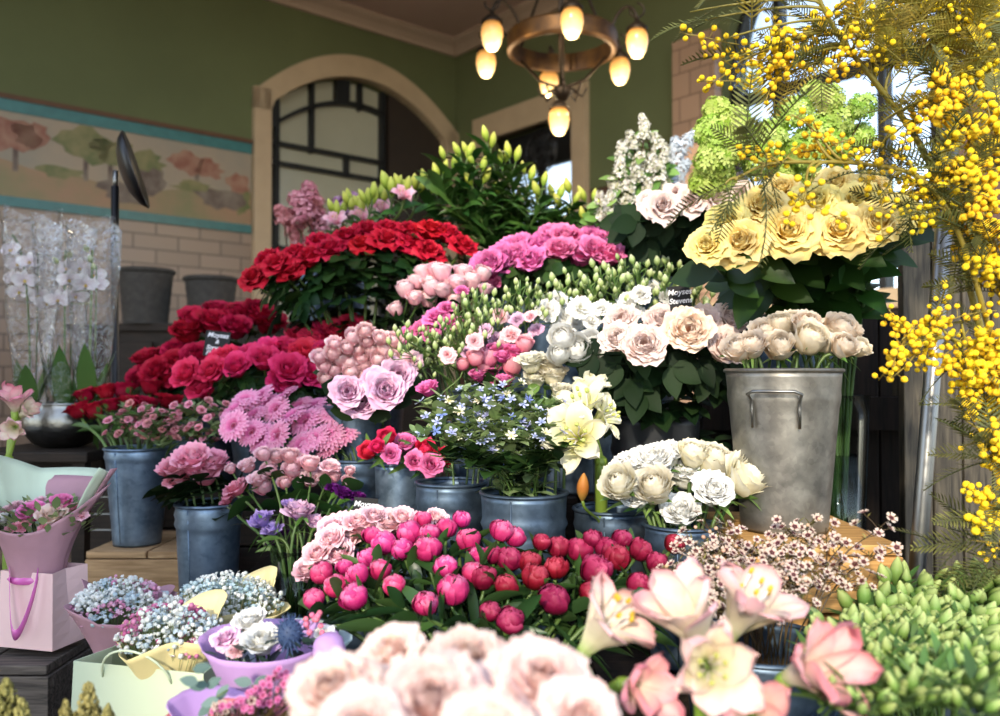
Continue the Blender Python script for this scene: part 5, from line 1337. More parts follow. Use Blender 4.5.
mimosa('bushy upright mimosa branch crowding the top corner', [(1060, 620, 1.44), (1040, 400, 1.42), (1015, 220, 1.4), (1000, 100, 1.4), (975, 30, 1.4), (950, -30, 1.4)], .006,
       [(900, 10, 0, 0, 1, 6, 1), (925, 20, .03, 0, 1, 6, 1), (945, 5, -.03, 1, 2, 5, 1), (965, 35, 0, 0, 1, 6, 1), (985, 15, 0, 0, 1, 6, 1), (940, 50, 0, 0, 1, 6, 1), (960, 70, .02, 0, 1, 6, 1), (985, 60, 0, 1, 1, 4, 1), (918, 60, .03, 0, 1, 5, 1), (935, 90, .02, 0, 1, 6, 1), (890, 0, 0, 0, 1, 5, 1), (995, 85, 0, 1, 1, 4, 1),
        (910, 35, .05, 0, 0, 5, 1), (950, 25, .05, 0, 0, 5, 1), (970, 95, .04, 0, 1, 5, 1), (880, 30, .05, 0, 0, 5, 1), (930, -5, 0, 0, 1, 5, 1), (990, 45, .05, 0, 0, 5, 1)])
mimosa('dense golden mimosa branch beside the top of the steel pole', [(1050, 600, 1.36), (1020, 400, 1.34), (1000, 280, 1.32), (985, 190, 1.3), (965, 130, 1.3), (945, 95, 1.3)], .005,
       [(935, 95, 0, 1, 2, 3, 1), (955, 92, 0, 1, 3, 2, 0), (925, 112, 0, 1, 2, 2, 0), (960, 125, 0, 1, 3, 2, 0), (975, 150, 0, 1, 3, 2, 0), (945, 165, 0, 1, 2, 3, 0), (965, 180, -.02, 1, 4, 2, 0), (985, 200, 0, 1, 4, 2, 0), (995, 170, 0, 1, 3, 2, 0), (950, 205, 0, 1, 2, 3, 0), (975, 225, 0, 1, 4, 2, 0), (992, 240, 0, 1, 3, 1, 0), (1000, 130, 0, 1, 3, 2, 0),
        (985, 265, 0, 1, 3, 2, 0), (1000, 285, 0, 1, 3, 2, 0), (978, 285, 0, 0, 1, 3, 0), (940, 190, 0, 1, 2, 2, 0), (955, 225, 0, 0, 1, 3, 0), (920, 185, .02, 0, 2, 3, 0)])
mimosa('mimosa branch stretching across the steel pole at bucket height', [(1040, 560, 1.36), (1020, 450, 1.33), (990, 370, 1.31), (955, 340, 1.3), (925, 340, 1.3), (905, 340, 1.3)], .0042,
       [(902, 340, 0, 0, 2, 0, 0), (908, 328, 0, 0, 2, 0, 0), (922, 330, 0, 0, 2, 0, 0), (935, 325, 0, 0, 2, 1, 0), (918, 352, 0, 0, 2, 0, 0), (945, 345, 0, 0, 2, 1, 0), (960, 320, 0, 0, 2, 1, 0), (962, 350, 0, 1, 2, 1, 0), (975, 370, 0, 1, 3, 1, 0), (990, 385, 0, 1, 3, 1, 0), (985, 350, 0, 1, 3, 1, 0), (970, 390, 0, 1, 2, 0, 0), (985, 410, 0, 1, 3, 1, 0), (1000, 395, 0, 1, 3, 1, 0), (1000, 365, 0, 1, 3, 1, 0), (960, 370, 0, 1, 2, 0, 0)])
mimosa('short low mimosa branch above the green budded stems', [(1060, 640, 1.34), (1040, 540, 1.3), (1015, 480, 1.28), (1000, 440, 1.28)], .0042,
       [(990, 448, 0, 1, 2, 2, 0), (1000, 465, 0, 1, 3, 1, 0), (988, 498, 0, 1, 2, 1, 0), (998, 515, 0, 1, 3, 1, 0), (985, 520, 0, 1, 1, 2, 0), (975, 440, 0, 0, 1, 4, 0), (1000, 545, 0, 0, 1, 5, 0), (975, 555, .02, 0, 0, 5, 0), (965, 420, 0, 0, 0, 4, 0), (990, 570, 0, 0, 0, 6, 0), (970, 540, 0, 0, 0, 4, 0)])
KM = bucket('tall zinc bucket that holds the mimosa branches at the edge', 1070, 560, 1.4, 120, .3, ZINCD)

# ================================================================ left side
# floor-standing lamp with a dish head
b_ = at(118, 392, 2.7); t_ = at(115, 180, 2.7)
lp = thing('dish_lamp', 'slim black post lamp with a tilted black dish head', 'lamp', (b_.x, 2.7, 0))
mb = MB(); mb.tube([(0, 0, .02), (t_.x - b_.x, 0, t_.z - .02)], .012, 12); mb.build('post', BLACKM, lp)
mb = MB(); mb.tube([(t_.x - b_.x, 0, t_.z - .03), (t_.x - b_.x + .002, 0, t_.z + .03)], .008, 10); mb.build('neck', SILVER, lp)
hc = at(131, 171, 2.68) - V(b_.x, 2.7, 0); axl = V(.93, .25, .3).normalized()
mb = MB(); mb.lathe([(0, -.028), (.03, -.03), (.07, -.022), (.105, -.006), (.125, .014), (.122, .018), (.1, .006), (.06, -.004), (0, -.008)], 36, M=Matrix.Translation(hc) @ orient(axl)); mb.build('lamp_dish', BLACKM, lp)
mb = MB(); mb.lathe([(0, 0), (.13, 0), (.13, .012), (.03, .025), (.012, .04)], 28); mb.build('base', BLACKM, lp)
# table and silver bowl with orchids
tt = at(58, 447, 2.55)
tb = thing('side_table', 'dark wooden side table under the silver orchid bowl', 'table', (tt.x, 2.55, 0))
mb = MB(); mb.box((-.17, -.17, tt.z - .03), (.17, .17, tt.z)); bevel(mb.build('table_top', STAND, tb, smooth=False), .004)
for sx in (-1, 1):
    for sy in (-1, 1):
        mb = MB(); mb.box((sx * .14 - .018, sy * .14 - .018, 0), (sx * .14 + .018, sy * .14 + .018, tt.z - .03)); mb.build('leg', STAND, tb, smooth=False)
mb = MB(); mb.box((-.14, -.012, tt.z - .1), (.14, .012, tt.z - .03)); mb.build('apron', STAND, tb, smooth=False)
bw = thing('silver_bowl', 'round hammered silver bowl of orchids on the dark table', 'bowl', (tt.x + .015, 2.55, tt.z))
pr = [(0, .004), (.05, 0), (.08, .012), (.112, .05), (.118, .08), (.108, .115), (.1, .128), (.104, .134), (.1, .134), (.104, .1), (.1, .06), (.06, .02), (0, .016)]
mb = MB(); mb.lathe(pr, 40); mb.build('bowl_body', SILVER, bw)
mb = MB(); mb.lathe([(0, .105), (.102, .105)], 24); mb.build('moss', LPEONY, bw)
petO = MB()
for a, w, l in ((PI / 2, .42, .8), (PI * 7 / 6, .4, .8), (PI * 11 / 6, .4, .8), (0.12, .75, 1.0), (PI - .12, .75, 1.0)):
    def fn(u, v, a=a, w=w, l=l):
        u2 = u * 2 - 1; ww = w * math.sin(PI * (.06 + .9 * v)) ** .6 * .62; r = .06 + l * v
        return (r * math.cos(a) - u2 * ww * math.sin(a), r * math.sin(a) + u2 * ww * math.cos(a), .12 * math.sin(v * 2.2) + .08 * u2 * u2)
    petO.grid(fn, 4, 5, 0)
ORM = petO.mesh('orchid_bloom', ORCH); lip = MB(); lip.ball((0, -.12, .14), .15, 8, 6, 0, .5, (1, .8, 1)); lip.tube([(0, 0, .1), (0, -.2, .3)], .06, 6, 0, .9); LIPM = lip.mesh('orchid_lip', GOLDP)
ob = at(60, 415, 2.55)
def orchid(label, px0, tip, bl, bds, n):
    b = V(ob.x + (px0 - 60) * 2.55 / F, 2.55 + U(-.04, .04), tt.z + .1); root = thing('orchid', label, 'orchid', b, 'white orchids in clear wrap')
    e = at(*tip) - b; mb = MB(); p = bez(V(0, 0, 0), V(0, 0, e.z * .5), V(e.x * .3, e.y, e.z * .95), e, 12); mb.tube(p, .0035, 6, 0, .5)
    fl = []
    for (px, py, dy) in bl:
        c = at(px, py, 2.55 + dy) - b; s = min(p, key=lambda q: (q - c).length); mb.tube([s, c], .0015, 4, 0, .6); fl.append(c)
    mb.tube([V(.012, .01, 0), V(.014, .01, e.z * .9)], .002, 5, 0, .2)
    mb.build('flower_spike', STEM, root); lm = MB()
    for k in range(n):
        a = k * 2.3 + .4; leaf(lm, V(0, 0, 0), V(math.cos(a) * .35, math.sin(a) * .35, 1), V(math.cos(a), math.sin(a), 0), U(.17, .26), .055, .15, .15)
    lm.build('leaves', LMID, root)
    for c in fl:
        M = place(c, V(U(-.4, .4), -1, U(-.1, .3)).normalized(), .036, 0); put('orchid_bloom', ORM, root, M); put('orchid_lip', LIPM, root, M)
    for (px, py) in bds: put('bud', budmesh[BUDL.name], root, place(at(px, py, 2.55) - b, V(U(-.3, .3), -.4, .5).normalized(), .009))
orchid('white orchid nearest the picture edge in clear wrap', 32, (12, 235, 2.55), [(12, 250, 0), (18, 264, .02), (25, 280, -.02), (20, 292, 0), (14, 278, .02), (30, 262, 0)], [], 4)
orchid('white orchid with green tip buds in the middle of the clear wrap', 62, (66, 250, 2.55), [(70, 280, -.02), (76, 296, 0), (62, 294, .02), (58, 300, -.02), (80, 268, .02), (68, 268, 0)], [(58, 264), (70, 258)], 5)
orchid('white orchid beside the lamp post in clear wrap', 92, (92, 250, 2.55), [(97, 285, 0), (94, 275, .02), (86, 285, -.02), (40, 296, 0), (48, 303, 0)], [(90, 262), (94, 270), (88, 252)], 4)
cw = thing('cellophane_sleeve', 'tall crinkled clear cellophane sleeve around the white orchids', 'wrapping', (ob.x, 2.55, tt.z + .1))
def sleeve(seed, dx, r0, r1, h):
    mb = MB()
    def fn(u, v):
        a = u * 2 * PI; q = noise.noise(V(math.cos(a) * 1.5 + seed, math.sin(a) * 1.5, v * 2.5)); q2 = abs(noise.noise(V(math.cos(a) * 4 + seed, math.sin(a) * 4, v * 4 + 9)))
        r = lerp(r0, r1, v ** .7) * (1 + .12 * q + .12 * q2); return (dx + r * math.cos(a), r * .8 * math.sin(a), h * v + (.02 * math.sin(a * 3 + seed) if v > .95 else 0))
    mb.grid(fn, 48, 18, wrap=True); return mb
for i, (dx, r0, r1, h) in enumerate(((-.09, .035, .085, .6), (0.005, .035, .09, .58), (.095, .035, .08, .57))):
    sleeve(i * 7 + 2, dx, r0, r1, h).build('sleeve_sheet', CELLO, cw)
# grey pots and shelf in the back
sh = at(180, 331, 4.6)
sf = thing('back_shelf', 'dark low cabinet at the tiled wall carrying grey pots', 'cabinet', (sh.x, 4.75, 0))
mb = MB(); mb.box((-.55, -.2, 0), (.75, .25, sh.z)); bevel(mb.build('cabinet_body', STAND, sf, smooth=False), .008)
mb = MB(); mb.box((-.58, -.23, sh.z - .001), (.78, .28, sh.z + .035)); mb.build('cabinet_top', STAND, sf, smooth=False)
for k in range(3):
    mb = MB(); mb.box((-.52 + .43 * k, -.225, .2), (-.12 + .43 * k, -.2, sh.z - .06)); bevel(mb.build('door_panel', STAND, sf, smooth=False), .006)
GREYP = solid('grey_basket', '#403c37', rough=.85, var=.35, scale=30, bump=.6)
for i, (px, pyt, w, lab) in enumerate(((146, 270, 52, 'broad grey woven pot beside the lamp post'), (211, 278, 50, 'grey woven pot beyond the crimson roses'))):
    c = at(px, pyt, 4.6); rt = w * 4.6 / F / 2; h = c.z - sh.z - .036
    o = thing('grey_pot', lab, 'pot', (c.x, 4.6, sh.z + .036), 'grey woven pots')
    mb = MB(); mb.lathe([(0, 0), (rt * .8, 0)] + [(lerp(rt * .8, rt, k / 12) + .003 * (k % 2), h * k / 12) for k in range(13)] + [(rt - .015, h), (rt - .02, h - .1), (0, h - .1)], 36); mb.build('pot_wall', GREYP, o)
    mb = MB(); mb.lathe([(rt + .012 * math.cos(a), h - .01 + .014 * math.sin(a)) for a in [2 * PI * q / 8 for q in range(9)]], 36); mb.build('pot_rim', GREYP, o)
# wire rack behind the slender bucket
wr = thing('wire_rack', 'pale wire rack showing behind the slender blue bucket', 'rack', (at(155, 520, 2.62).x, 2.6, .56))
for k, py in enumerate((497, 514, 530)):
    z = at(155, py, 2.6).z - .56; mb = MB(); mb.tube([(-.3, 0, z), (.3, 0, z)], .004, 8); mb.build('wire', STEEL, wr)
for x in (-.3, .3):
    mb = MB(); mb.tube([(x, 0, 0), (x, 0, .5)], .005, 8); mb.build('upright', STEEL, wr)

# ---------------------------------------------------------------- gift bag and wrapped bouquets
def papercone(seed, r0, r1, h, cx=0, cy=0, cz=0, lean=(0, 0), waves=5, amp=.2, points=0.25, nu=64, nv=14, th=(0, 2 * PI), flare=1.6, drop=.0):
    """sheet gathered at the neck and spreading to a wavy rim"""
    mb = MB()
    def fn(u, v):
        a = lerp(th[0], th[1], u); w = math.sin(a * waves + seed) * amp * v * v + .1 * noise.noise(V(math.cos(a) * 3 + seed, math.sin(a) * 3, v * 2)) * v
        w += .035 * v * noise.noise(V(a * 5 + seed, v * 5, 0)) + .03 * abs(noise.noise(V(a * 9, v * 1.5, seed))); v *= 1 - drop * max(0, -math.sin(a)) ** .7
        r = lerp(r0, r1, v ** flare) * (1 + w * .6); z = h * v * (1 + points * max(0, math.sin(a * waves * .5 + seed * 1.3)) * v)
        return (cx + r * math.cos(a) + lean[0] * v, cy + r * math.sin(a) + lean[1] * v, cz + z)
    mb.grid(fn, nu, nv); return mb
def bag(label, px, pyt, pyb, Y, wpx, depth, mat, yaw, name='gift_bag', ribbon=None, cords=None, group=None, topscale=.94):
    c = at(px, pyb, Y); h = at(px, pyt, Y).z - c.z; w = wpx * Y / F
    r = thing(name, label, 'bag', c, group); r.rotation_euler.z = yaw
    mb = MB(); ht = h
    def side(pts0, pts1, mi=0):
        b = len(mb.v)
        n = 6
        for k in range(n + 1):
            for p, q in ((pts0[0], pts1[0]), (pts0[1], pts1[1])): mb.add(lerp(V(*p), V(*q), k / n))
        for k in range(n): mb.face((b + 2 * k, b + 2 * k + 1, b + 2 * k + 3, b + 2 * k + 2))
    a, d = w / 2, depth / 2; a2, d2 = a * topscale, d * topscale
    B = [(-a, -d, 0), (a, -d, 0), (a, d, 0), (-a, d, 0)]; T = [(-a2, -d2, h), (a2, -d2, h), (a2, d2, h), (-a2, d2, h)]
    mb.face([mb.add(V(*p)) for p in B][::-1])
    side((B[0], B[1]), (T[0], T[1])); side((B[2], B[3]), (T[2], T[3]))
    solidify(mb.build('bag_face', mat, r, smooth=False), .0014)
    for sg, i, j in ((1, 1, 2), (-1, 3, 0)):
        mb = MB(); m0 = ((B[i][0] + B[j][0]) / 2, 0, 0); m1 = (sg * (a2 - .012), 0, h)
        side((B[i], m0), (T[i], m1)); side((m0, B[j]), (m1, T[j])); solidify(mb.build('gusset', mat, r, smooth=False), .0014)
    if ribbon:
        mb = MB(); n = 14
        for k in range(n + 1):
            t = k / n; x = lerp(-.55, .55, t) * a2; z = h - .012 - .115 * math.sin(PI * t) ** .8 * h / .15; y = -d2 - .006 - .02 * math.sin(PI * t)
            mb.add(V(x, y, z)); mb.add(V(x + .005, y - .006, z + .026 - .004 * math.sin(PI * t)))
        for k in range(n): mb.face((2 * k, 2 * k + 2, 2 * k + 3, 2 * k + 1))
        solidify(mb.build('ribbon_handle', ribbon, r), .001)
    if cords:
        for sy in (-1, 1):
            mb = MB(); mb.tube(bez(V(-a * .5, sy * d2, h - .02), V(-a * .45, sy * d2 - .03, h + .05), V(a * .45, sy * d2 - .03, h + .05), V(a * .5, sy * d2, h - .02), 14), .002, 6); mb.build('cord_handle', cords, r)
    return r, c, h
def bouquet(label, c, name='wrapped_bouquet', cat='bouquet', group=None):
    return thing(name, label, cat, c, group)
# pink one on the weathered crate
bag('pale pink card gift bag with a satin ribbon handle on the weathered crate', 44, 567, 641, 1.72, 64, .1, PINKP, -.25, ribbon=RIB)
bc = at(38, 575, 1.72)
bq = bouquet('pink wrapped bouquet of mixed roses standing in the pale pink bag', bc)
solidify(papercone(1.2, .05, .135, .185, waves=3, amp=.12, points=.15, drop=.5).build('outer_wrap', PINKW, bq), .001)
solidify(papercone(2.4, .045, .125, .2, lean=(.0, .02), waves=3, amp=.12, points=.2, th=(-.3, PI + .5)).build('inner_wrap', MINTW, bq), .001)
mb = MB(); mb.lathe([(.05, -.008), (.056, 0), (.05, .008)], 20); mb.build('tie_ribbon', RIB, bq)
M_bq = {'pink': variants('rose_bloom', garden_rose, HOT, 2, 230), 'cream': variants('rose_bloom', garden_rose, PEACH, 1, 240), 'coral': variants('spray_bloom', frill, CORAL, 2, 250), 'soft': variants('spray_bloom', frill, BABY, 2, 255), 'white': variants('rose_bloom', garden_rose, WHITE, 2, 260), 'mauve': variants('rose_bloom', rose, MAUVE, 2, 265)}
def bqflower(root, c, px, py, rp, Y, kind, nm='rose_bloom'):
    rp *= 1.3; h = at(px, py, Y) - c; me = R.choice(M_bq[kind]); sc = rp * Y / F; ax = (h.normalized() * .6 + V(0, -.6, .7)).normalized()
    M = place(h - ax * sc * .42, ax, sc, U(0, 6)); o = put(nm, me, root, M)
    mb = MB(); mb.tube(bez(V(0, 0, 0), V(0, 0, .04), h - ax * sc * .9, h - ax * sc * .4, 6), .002, 5); mb.build('stem', STEM, root)
for px, py, rp, k, nm in ((52, 518, 14, 'cream', 'cream_rose'), (32, 515, 12, 'pink', 'pink_rose'), (62, 505, 10, 'pink', 'pink_rose'), (22, 526, 8, 'coral', 'pink_carnation'), (12, 528, 7, 'coral', 'pink_carnation'), (46, 528, 7, 'coral', 'pink_carnation'), (74, 508, 7, 'coral', 'pink_carnation'), (81, 515, 7, 'soft', 'pale_pink_bloom'), (6, 510, 7, 'soft', 'pale_pink_bloom'), (15, 505, 7, 'soft', 'pale_pink_bloom'), (2, 520, 7, 'white', 'white_bloom'), (70, 517, 6, 'soft', 'pale_pink_bloom'), (40, 500, 6, 'soft', 'pale_pink_bloom'), (28, 503, 5, 'soft', 'pale_pink_bloom')):
    bqflower(bq, bc, px, py, rp, 1.69 + (520 - py) * .002, k, nm)
lm = MB()
for i in range(220):
    a = U(0, 6.28); q = math.sqrt(U(0, 1)) * .1; z = .1 + U(0, .045) + .02 * (1 - q / .1); d = V(math.cos(a) + U(-.5, .5), math.sin(a) + U(-.5, .5), U(.4, 1.3)); l2 = U(.015, .035)
    leaf(lm, V(q * math.cos(a) + .003, q * math.sin(a) + .01, z - .015), d, V(0, 0, 1), l2, l2 * U(.3, .7), U(0, .4), .2, nv=4)
lm.build('foliage', LGREY, bq)
# gypsophila bouquets in mint bags
bag('tall mint green card bag holding the gypsophila bouquets', 166, 652, 790, 1.42, 150, .16, MINTP, -.25, cords=MINTP)
def gyp(label, px, py, Y, rpx, pal, wrapmat, seed, wrap=True, hz=.13):
    c = at(px, py, Y) - V(0, 0, hz); k = Y / F; r = rpx * k; rr = random.Random(seed)
    root = bouquet(label, c, 'gypsophila_bouquet', 'bouquet', 'gypsophila bouquets')
    bl = {m.name: MB() for m in pal}; st = MB(); mats = {m.name: m for m in pal}
    flo = MB(); flo.ball((0, 0, 0), 1, 5, 4)
    for i in range(900):
        a = rr.uniform(0, 2 * PI); q = math.sqrt(rr.random()); p = V(r * q * math.cos(a), r * q * math.sin(a) * .8, hz + r * .45 * (1 - q * q) + rr.uniform(-.02, .016))
        m = min(pal, key=lambda m: noise.noise(p * 22 + V(pal.index(m) * 5.1, seed, 0)) + rr.uniform(0, .25) - (.16 if m.name == GYPW.name else 0))
        b = bl[m.name]; s = rr.uniform(.0024, .0046); b.join(S5 if rr.random() < .6 else flo, place(p, V(rr.uniform(-.6, .6), rr.uniform(-.9, .2), 1).normalized(), s * 1.15, 0), t=rr.random())
        if i % 3 == 0: st.tube([V(p.x * .25, p.y * .25, hz * .25), V(p.x * .8, p.y * .8, p.z * .75), p], .0005, 3, 0, .5, cap=False)
    st.build('stems', LGREY, root)
    for n, b in bl.items():
        if b.v: o = b.build('blossom_cloud', mats[n], root); o['kind'] = 'stuff'; o['label'] = {GYPW.name: 'white blossoms', GYPB.name: 'pale blue blossoms', GYPP.name: 'pink blossoms', GYPM.name: 'magenta blossoms'}[n]
    if wrap:
        solidify(papercone(seed, r * .35, r * 1.02, hz * .98, waves=4, amp=.2, points=.2, drop=.08).build('outer_wrap', wrapmat, root), .001)
        solidify(papercone(seed + 2, r * .3, r * 1.0, hz * 1.1, waves=3, amp=.25, points=.3, th=(.2, PI * .9)).build('inner_wrap', wrapmat, root), .001)
gyp('gypsophila bouquet of white blue and magenta in cream paper nearest the lilac wrap', 170, 636, 1.40, 52, [GYPW, GYPB, GYPM], CREAMW, 3)
gyp('gypsophila bouquet of pink and white nearest the pink gift bag', 120, 606, 1.55, 46, [GYPP, GYPW, GYPB], PINKW, 5)
gyp('gypsophila bouquet of icy white and blue furthest from the pink bag', 226, 606, 1.56, 56, [GYPB, GYPW], CREAMW, 8)
# lilac wrapped bouquet
lc = at(268, 735, 1.18)
lb = bouquet('lilac paper bouquet with white roses and a blue thistle', lc)
solidify(papercone(2.2, .045, .09, .135, waves=2, amp=.12, points=.1, drop=.15).build('outer_wrap', LILW, lb), .001)
solidify(papercone(2.6, .04, .085, .125, lean=(.02, .03), waves=3, amp=.15, points=.12, th=(-.4, PI + .6)).build('inner_wrap', BLUEW, lb), .001)
for px, py, rp, k, nm in ((262, 643, 18, 'white', 'white_rose'), (250, 624, 15, 'white', 'white_rose'), (226, 640, 15, 'mauve', 'mauve_rose'), (268, 630, 9, 'mauve', 'mauve_rose'), (324, 636, 10, 'white', 'white_bloom'), (235, 650, 9, 'soft', 'pale_pink_bloom')):
    bqflower(lb, lc, px, py, rp, 1.16 + (640 - py) * .002, k, nm)
th_ = at(290, 634, 1.15) - lc; mb = MB(); mb.ball(th_, .017, 12, 9, 0, .4, (1, 1, 1.2)); 
for i in range(110):
    z = 1 - 2 * (i + .5) / 110; r = math.sqrt(1 - z * z); a = i * GOLD; d = V(r * math.cos(a), r * math.sin(a), z * 1.2); q = len(mb.v)
    mb.tube([th_ + d * .015, th_ + d * .024], [.0012, .0003], 3, 0, .9, cap=False)
mb.tube([th_ - V(0, 0, .015), V(.0, 0, .02)], .002, 5); mb.build('thistle', THIS, lb)
bdm = bead(2).mesh('berry', CORAL)
for i in range(16): put('berry', bdm, lb, Matrix.Translation(at(305 + U(0, 18), 612 + U(0, 24), 1.16 + U(-.02, .02)) - lc) @ Matrix.Scale(.0042, 4))
lm = MB()
for i in range(40):
    p = at(U(215, 335), U(628, 660), 1.17 + U(-.03, .04)) - lc; d = V(U(-1, 1), U(-1, .5), U(.2, 1)); l2 = U(.02, .045); leaf(lm, p - V(0, 0, .02), d, V(0, 0, 1), l2, l2 * .5, .2, .2)
lm.build('foliage', LEUC, lb)
pu = at(329, 649, 1.13) - lc; mb = MB(); mb.ball(pu, .022, 14, 10, 0, .5)
for z in range(len(mb.v)): q = Vector(mb.v[z]); mb.v[z] = tuple(q + (q - pu) * .12 * noise.noise(q * 90))
mb.build('paper_tuft', LILW, lb)
furn('display_step', 'narrow dark riser beneath the coral paper bouquet', 'display stand', (-.42, .985, .6), (-.24, 1.09, at(232, 770, 1.02).z - .002), STAND)
furn('display_step', 'narrow dark riser beneath the lilac paper bouquet', 'display stand', (-.43, 1.1, .6), (-.22, 1.3, at(268, 735, 1.18).z - .002), STAND)
# coral wrap, waxflower and eucalyptus in front
cc_ = at(232, 770, 1.02); cb = bouquet('coral paper bouquet with eucalyptus and dark pink waxflower', cc_)
solidify(papercone(1.9, .03, .07, .062, waves=2, amp=.3, points=.5, drop=.6).build('outer_wrap', CORW, cb), .001)
solidify(papercone(4.1, .03, .065, .06, waves=2, amp=.2, points=.3, lean=(-.02, 0), drop=.5).build('inner_wrap', LILW, cb), .001)
wm = star(5, .42, .2, .9).mesh('blossom', WAXP); wm2 = star(5, .42, .2, .9).mesh('pale_blossom', WAX)
st = MB(); fl = []
for i in range(170):
    px = U(212, 318); py = 712 - U(0, 1) * (8 + 36 * math.exp(-((px - 278) / 28) ** 2)); p = at(px, py, 1.0 + U(-.04, .03)) - cc_
    fl.append((p, wm if px > 238 and (px + py) % 7 > 1.5 else wm2)); st.tube([V(0, 0, .03), p * .8, p], .0007, 3, 0, .4, cap=False)
st.build('twigs', STEMW, cb)
for p, me in fl[:100]: put('blossom', me, cb, place(p, V(U(-.6, .6), -.8, U(.1, 1)).normalized(), .0042 * U(.8, 1.2), U(0, 6)))
rest = MB()
for p, me in fl[100:]: rest.join(star(5, .42, .2, .9), place(p, V(U(-.6, .6), -.8, U(.1, 1)).normalized(), .0042, U(0, 6)))
o = rest.build('small_blossom_cloud', WAXP, cb); o['kind'] = 'stuff'
for path, lv in ((((205, 735), (212, 700), (228, 690)), ((201, 668, 0), (190, 681, 3.0), (200, 686, 3.4), (213, 683, .5), (222, 693, .9), (211, 702, 3.6), (206, 709, 4))), (((262, 730), (262, 700), (252, 685)), ((244, 682, 3.1), (262, 681, .2), (258, 699, .5)))):
    mb = MB(); mb.tube([at(x, y, 1.0) - cc_ for x, y in path], .0012, 5); mb.build('eucalyptus_twig', STEM, cb)
    lm = MB()
    for x, y, a in lv: p = at(x, y, 1.0 + U(-.02, .02)) - cc_; d = V(math.cos(a), U(-.2, .2), math.sin(a) * .9 + .15); leaf(lm, p - d.normalized() * .01, d, V(0, -.6, .5), .023, .013, .05, .1)
    lm.build('eucalyptus_leaves', LEUC, cb)
# olive plumes in the corner
def plume(label, px, py, Y, h, w):
    b = V(-.57 + U(-.02, .02) if px < 40 else -.475 + U(-.02, .02), Y, .48); root = thing('olive_plume', label, 'foliage', b, 'olive feathery plumes'); tp = at(px, py, Y) - b; k = Y / F
    mb = MB(); mb.tube([V(0, 0, 0), tp * .6, tp], .0014, 5, 0, .3); mb.build('stem', STEMW, root); lm = MB(); n = 260
    for i in range(n):
        v = R.random() ** .8; p = lerp(tp, tp - V(0, 0, h * k), v); a = U(0, 6.28); r = w * k * (.12 + .88 * v) * U(.2, 1)
        q = p + V(r * math.cos(a), r * math.sin(a), r * .7); lm.ball(q, U(.0016, .003), 5, 4, 0, R.random(), (1, 1, 1.4))
        if i % 3 == 0: lm.tube([p, q], .0005, 3, 0, .2, cap=False)
    lm.build('plume_head', LOLIVE, root)
for lab, px, py, Y, h, w in (('feathery olive plume tallest beside the mint bag', 88, 684, 1.0, 50, 17), ('feathery olive plume short beside the tall one', 66, 702, 1.0, 40, 13), ('feathery olive plume at the corner edge', 6, 680, 1.0, 50, 20), ('feathery olive plume bending out of the corner', 22, 700, .98, 40, 14), ('feathery olive plume lowest near the mint bag', 108, 706, 1.0, 30, 10)):
    plume(lab, px, py, Y, h, w)

furn('display_step', 'dark box beneath the pots of olive plumes', 'display stand', (-.68, .9, 0), (-.4, 1.12, .45), STAND)
bucket('small zinc pot of olive plumes nearest the corner', 16, 790, 1.0, 70, .452, ZINCD)
bucket('small zinc pot of olive plumes beside the mint bag', 96, 790, 1.0, 70, .452, ZINCD)
# unseen slab added behind the camera to keep sun off the left stems
dn, dd = V(.963, -.268, 0), V(-.268, -.963, 0)
pm = MB(); b0 = dn * -.92 + dd * 4.2; b1 = dn * -4.6 + dd * 4.2
Mp = Matrix(((dn.x, dd.x, 0, (b0.x + b1.x) / 2), (dn.y, dd.y, 0, (b0.y + b1.y) / 2), (0, 0, 1, 0), (0, 0, 0, 1)))
hw = (b0 - b1).length / 2
pm.box((-hw, -.3, 0), (hw, .3, 8.6), Mp); pm.box((-hw - .06, -.36, 0), (hw + .06, .36, .4), Mp); pm.box((-hw - .05, -.35, 8.3), (hw + .05, .35, 8.6), Mp)
struct(pm.build('pillar', BEIGE, smooth=False))  # an added sun-blocking slab, not a pillar of the shop
# ================================================================ little chalk signs
def sign(label, px, py, Y, w, h, lines, tiltz, stake, yaw=0):
    c = at(px, py, Y); k = Y / F; w *= k; h *= k
    r = thing('chalk_sign', label, 'sign', c); r.rotation_euler = (-.12, tiltz, yaw)
    mb = MB(); mb.box((-w / 2, -.0015, -h / 2), (w / 2, .0015, h / 2)); bevel(mb.build('board', SLATE, r, smooth=False), .0008)
    mb = MB(); mb.tube([(0, .003, h * .3), (0, .003, -stake)], .0015, 6); mb.build('stake', BLACKM, r)
    for tx, z, s in lines:
        cu = bpy.data.curves.new('lettering', 'FONT'); cu.body = tx; cu.size = s * h; cu.align_x = 'CENTER'; cu.align_y = 'CENTER'; cu.shear = .25; cu.extrude = .0002; cu.offset = .0003
        cu.materials.append(CHALK); to = bpy.data.objects.new('lettering', cu); COL.objects.link(to)
        me = bpy.data.meshes.new_from_object(to.evaluated_get(bpy.context.evaluated_depsgraph_get())); bpy.data.objects.remove(to); me.name = 'lettering'; o = put('lettering', me, r)
        o.matrix_local = Matrix.Translation((0, -.0022, z * h)) @ Matrix.Rotation(PI / 2, 4, 'X')
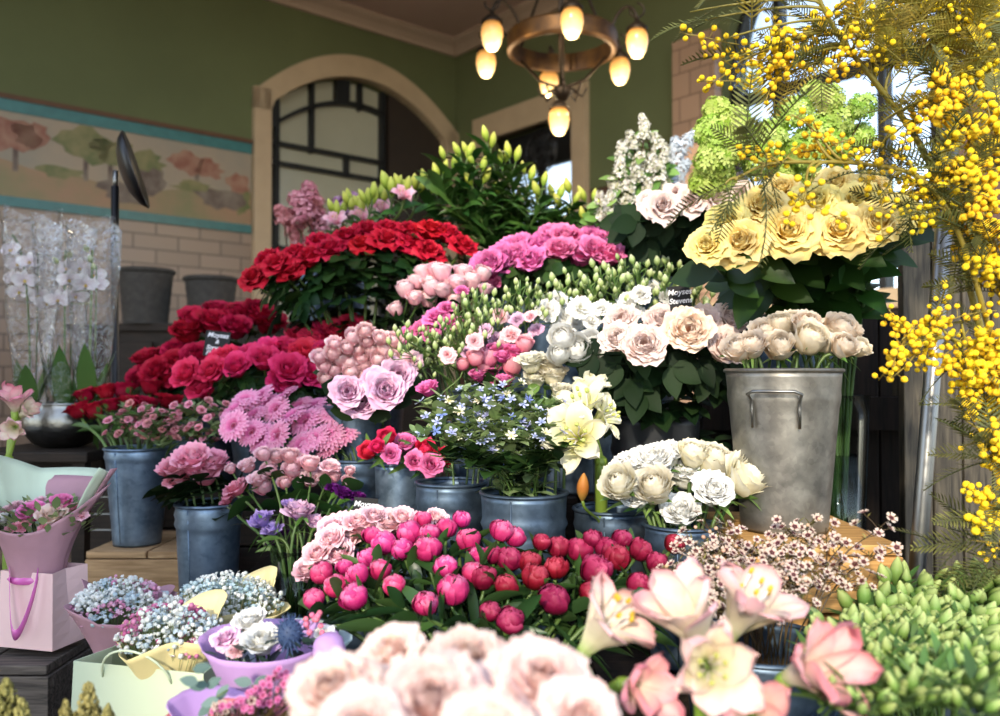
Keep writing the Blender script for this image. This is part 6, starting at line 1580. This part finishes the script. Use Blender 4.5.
sign('black chalk sign with white lettering among the crimson roses', 217, 344, 2.42, 25, 26, [('Moyses', .33, .27), ('&', .08, .22), ('Stevens', -.16, .25), ('Flowers', -.37, .23)], .1, .16)
sign('black chalk sign above the blush peach roses', 680, 299, 1.78, 22, 27, [('Moyses', .25, .3), ('Stevens', -.08, .28)], -.1, .18)
sign('black chalk sign tucked under the purple carnations', 365, 511, 1.8, 24, 26, [('Moyses', .25, .3), ('Stevens', -.08, .28)], .08, .14)

# ================================================================ light and camera
SUN_EL, SUN_AZ = rad(38), None
sd = V(-.25, -.9, .42).normalized()
sun = bpy.data.lights.new('sun', 'SUN'); sun.energy = 3.6; sun.angle = rad(2.5); sun.color = (1, .88, .7)
so = bpy.data.objects.new('sun', sun); COL.objects.link(so); so.rotation_euler = sd.to_track_quat('Z', 'Y').to_euler()
w = bpy.data.worlds.new('sky'); bpy.context.scene.world = w; w.use_nodes = True
n = w.node_tree.nodes; l = w.node_tree.links; n.clear()
out = n.new('ShaderNodeOutputWorld'); bg = n.new('ShaderNodeBackground'); sk = n.new('ShaderNodeTexSky')
sk.sky_type = 'NISHITA'; sk.sun_disc = False; sk.sun_elevation = rad(38); sk.sun_rotation = math.atan2(sd.x, sd.y); sk.air_density = 1.0; sk.dust_density = .25; sk.ozone_density = 2.5
bg.inputs['Strength'].default_value = .36
hs = n.new('ShaderNodeHueSaturation'); hs.inputs['Saturation'].default_value = .6; l.new(sk.outputs[0], hs.inputs['Color']); l.new(hs.outputs[0], bg.inputs['Color']); l.new(bg.outputs[0], out.inputs['Surface'])

cam = bpy.data.cameras.new('camera'); co = bpy.data.objects.new('camera', cam); COL.objects.link(co)
cam.sensor_width = 36; cam.lens = 36 * F / 1000; co.location = (0, 0, CAMZ); co.rotation_euler = (PI / 2 + PITCH, 0, 0)
cam.clip_start = .02; cam.dof.use_dof = True; cam.dof.focus_distance = 1.55; cam.dof.aperture_fstop = 3.2
sc = bpy.context.scene; sc.camera = co
sc.view_settings.view_transform = 'Standard'; sc.view_settings.look = 'None'; sc.view_settings.exposure = .44; sc.view_settings.gamma = 1; sc.view_settings.use_curve_mapping = False
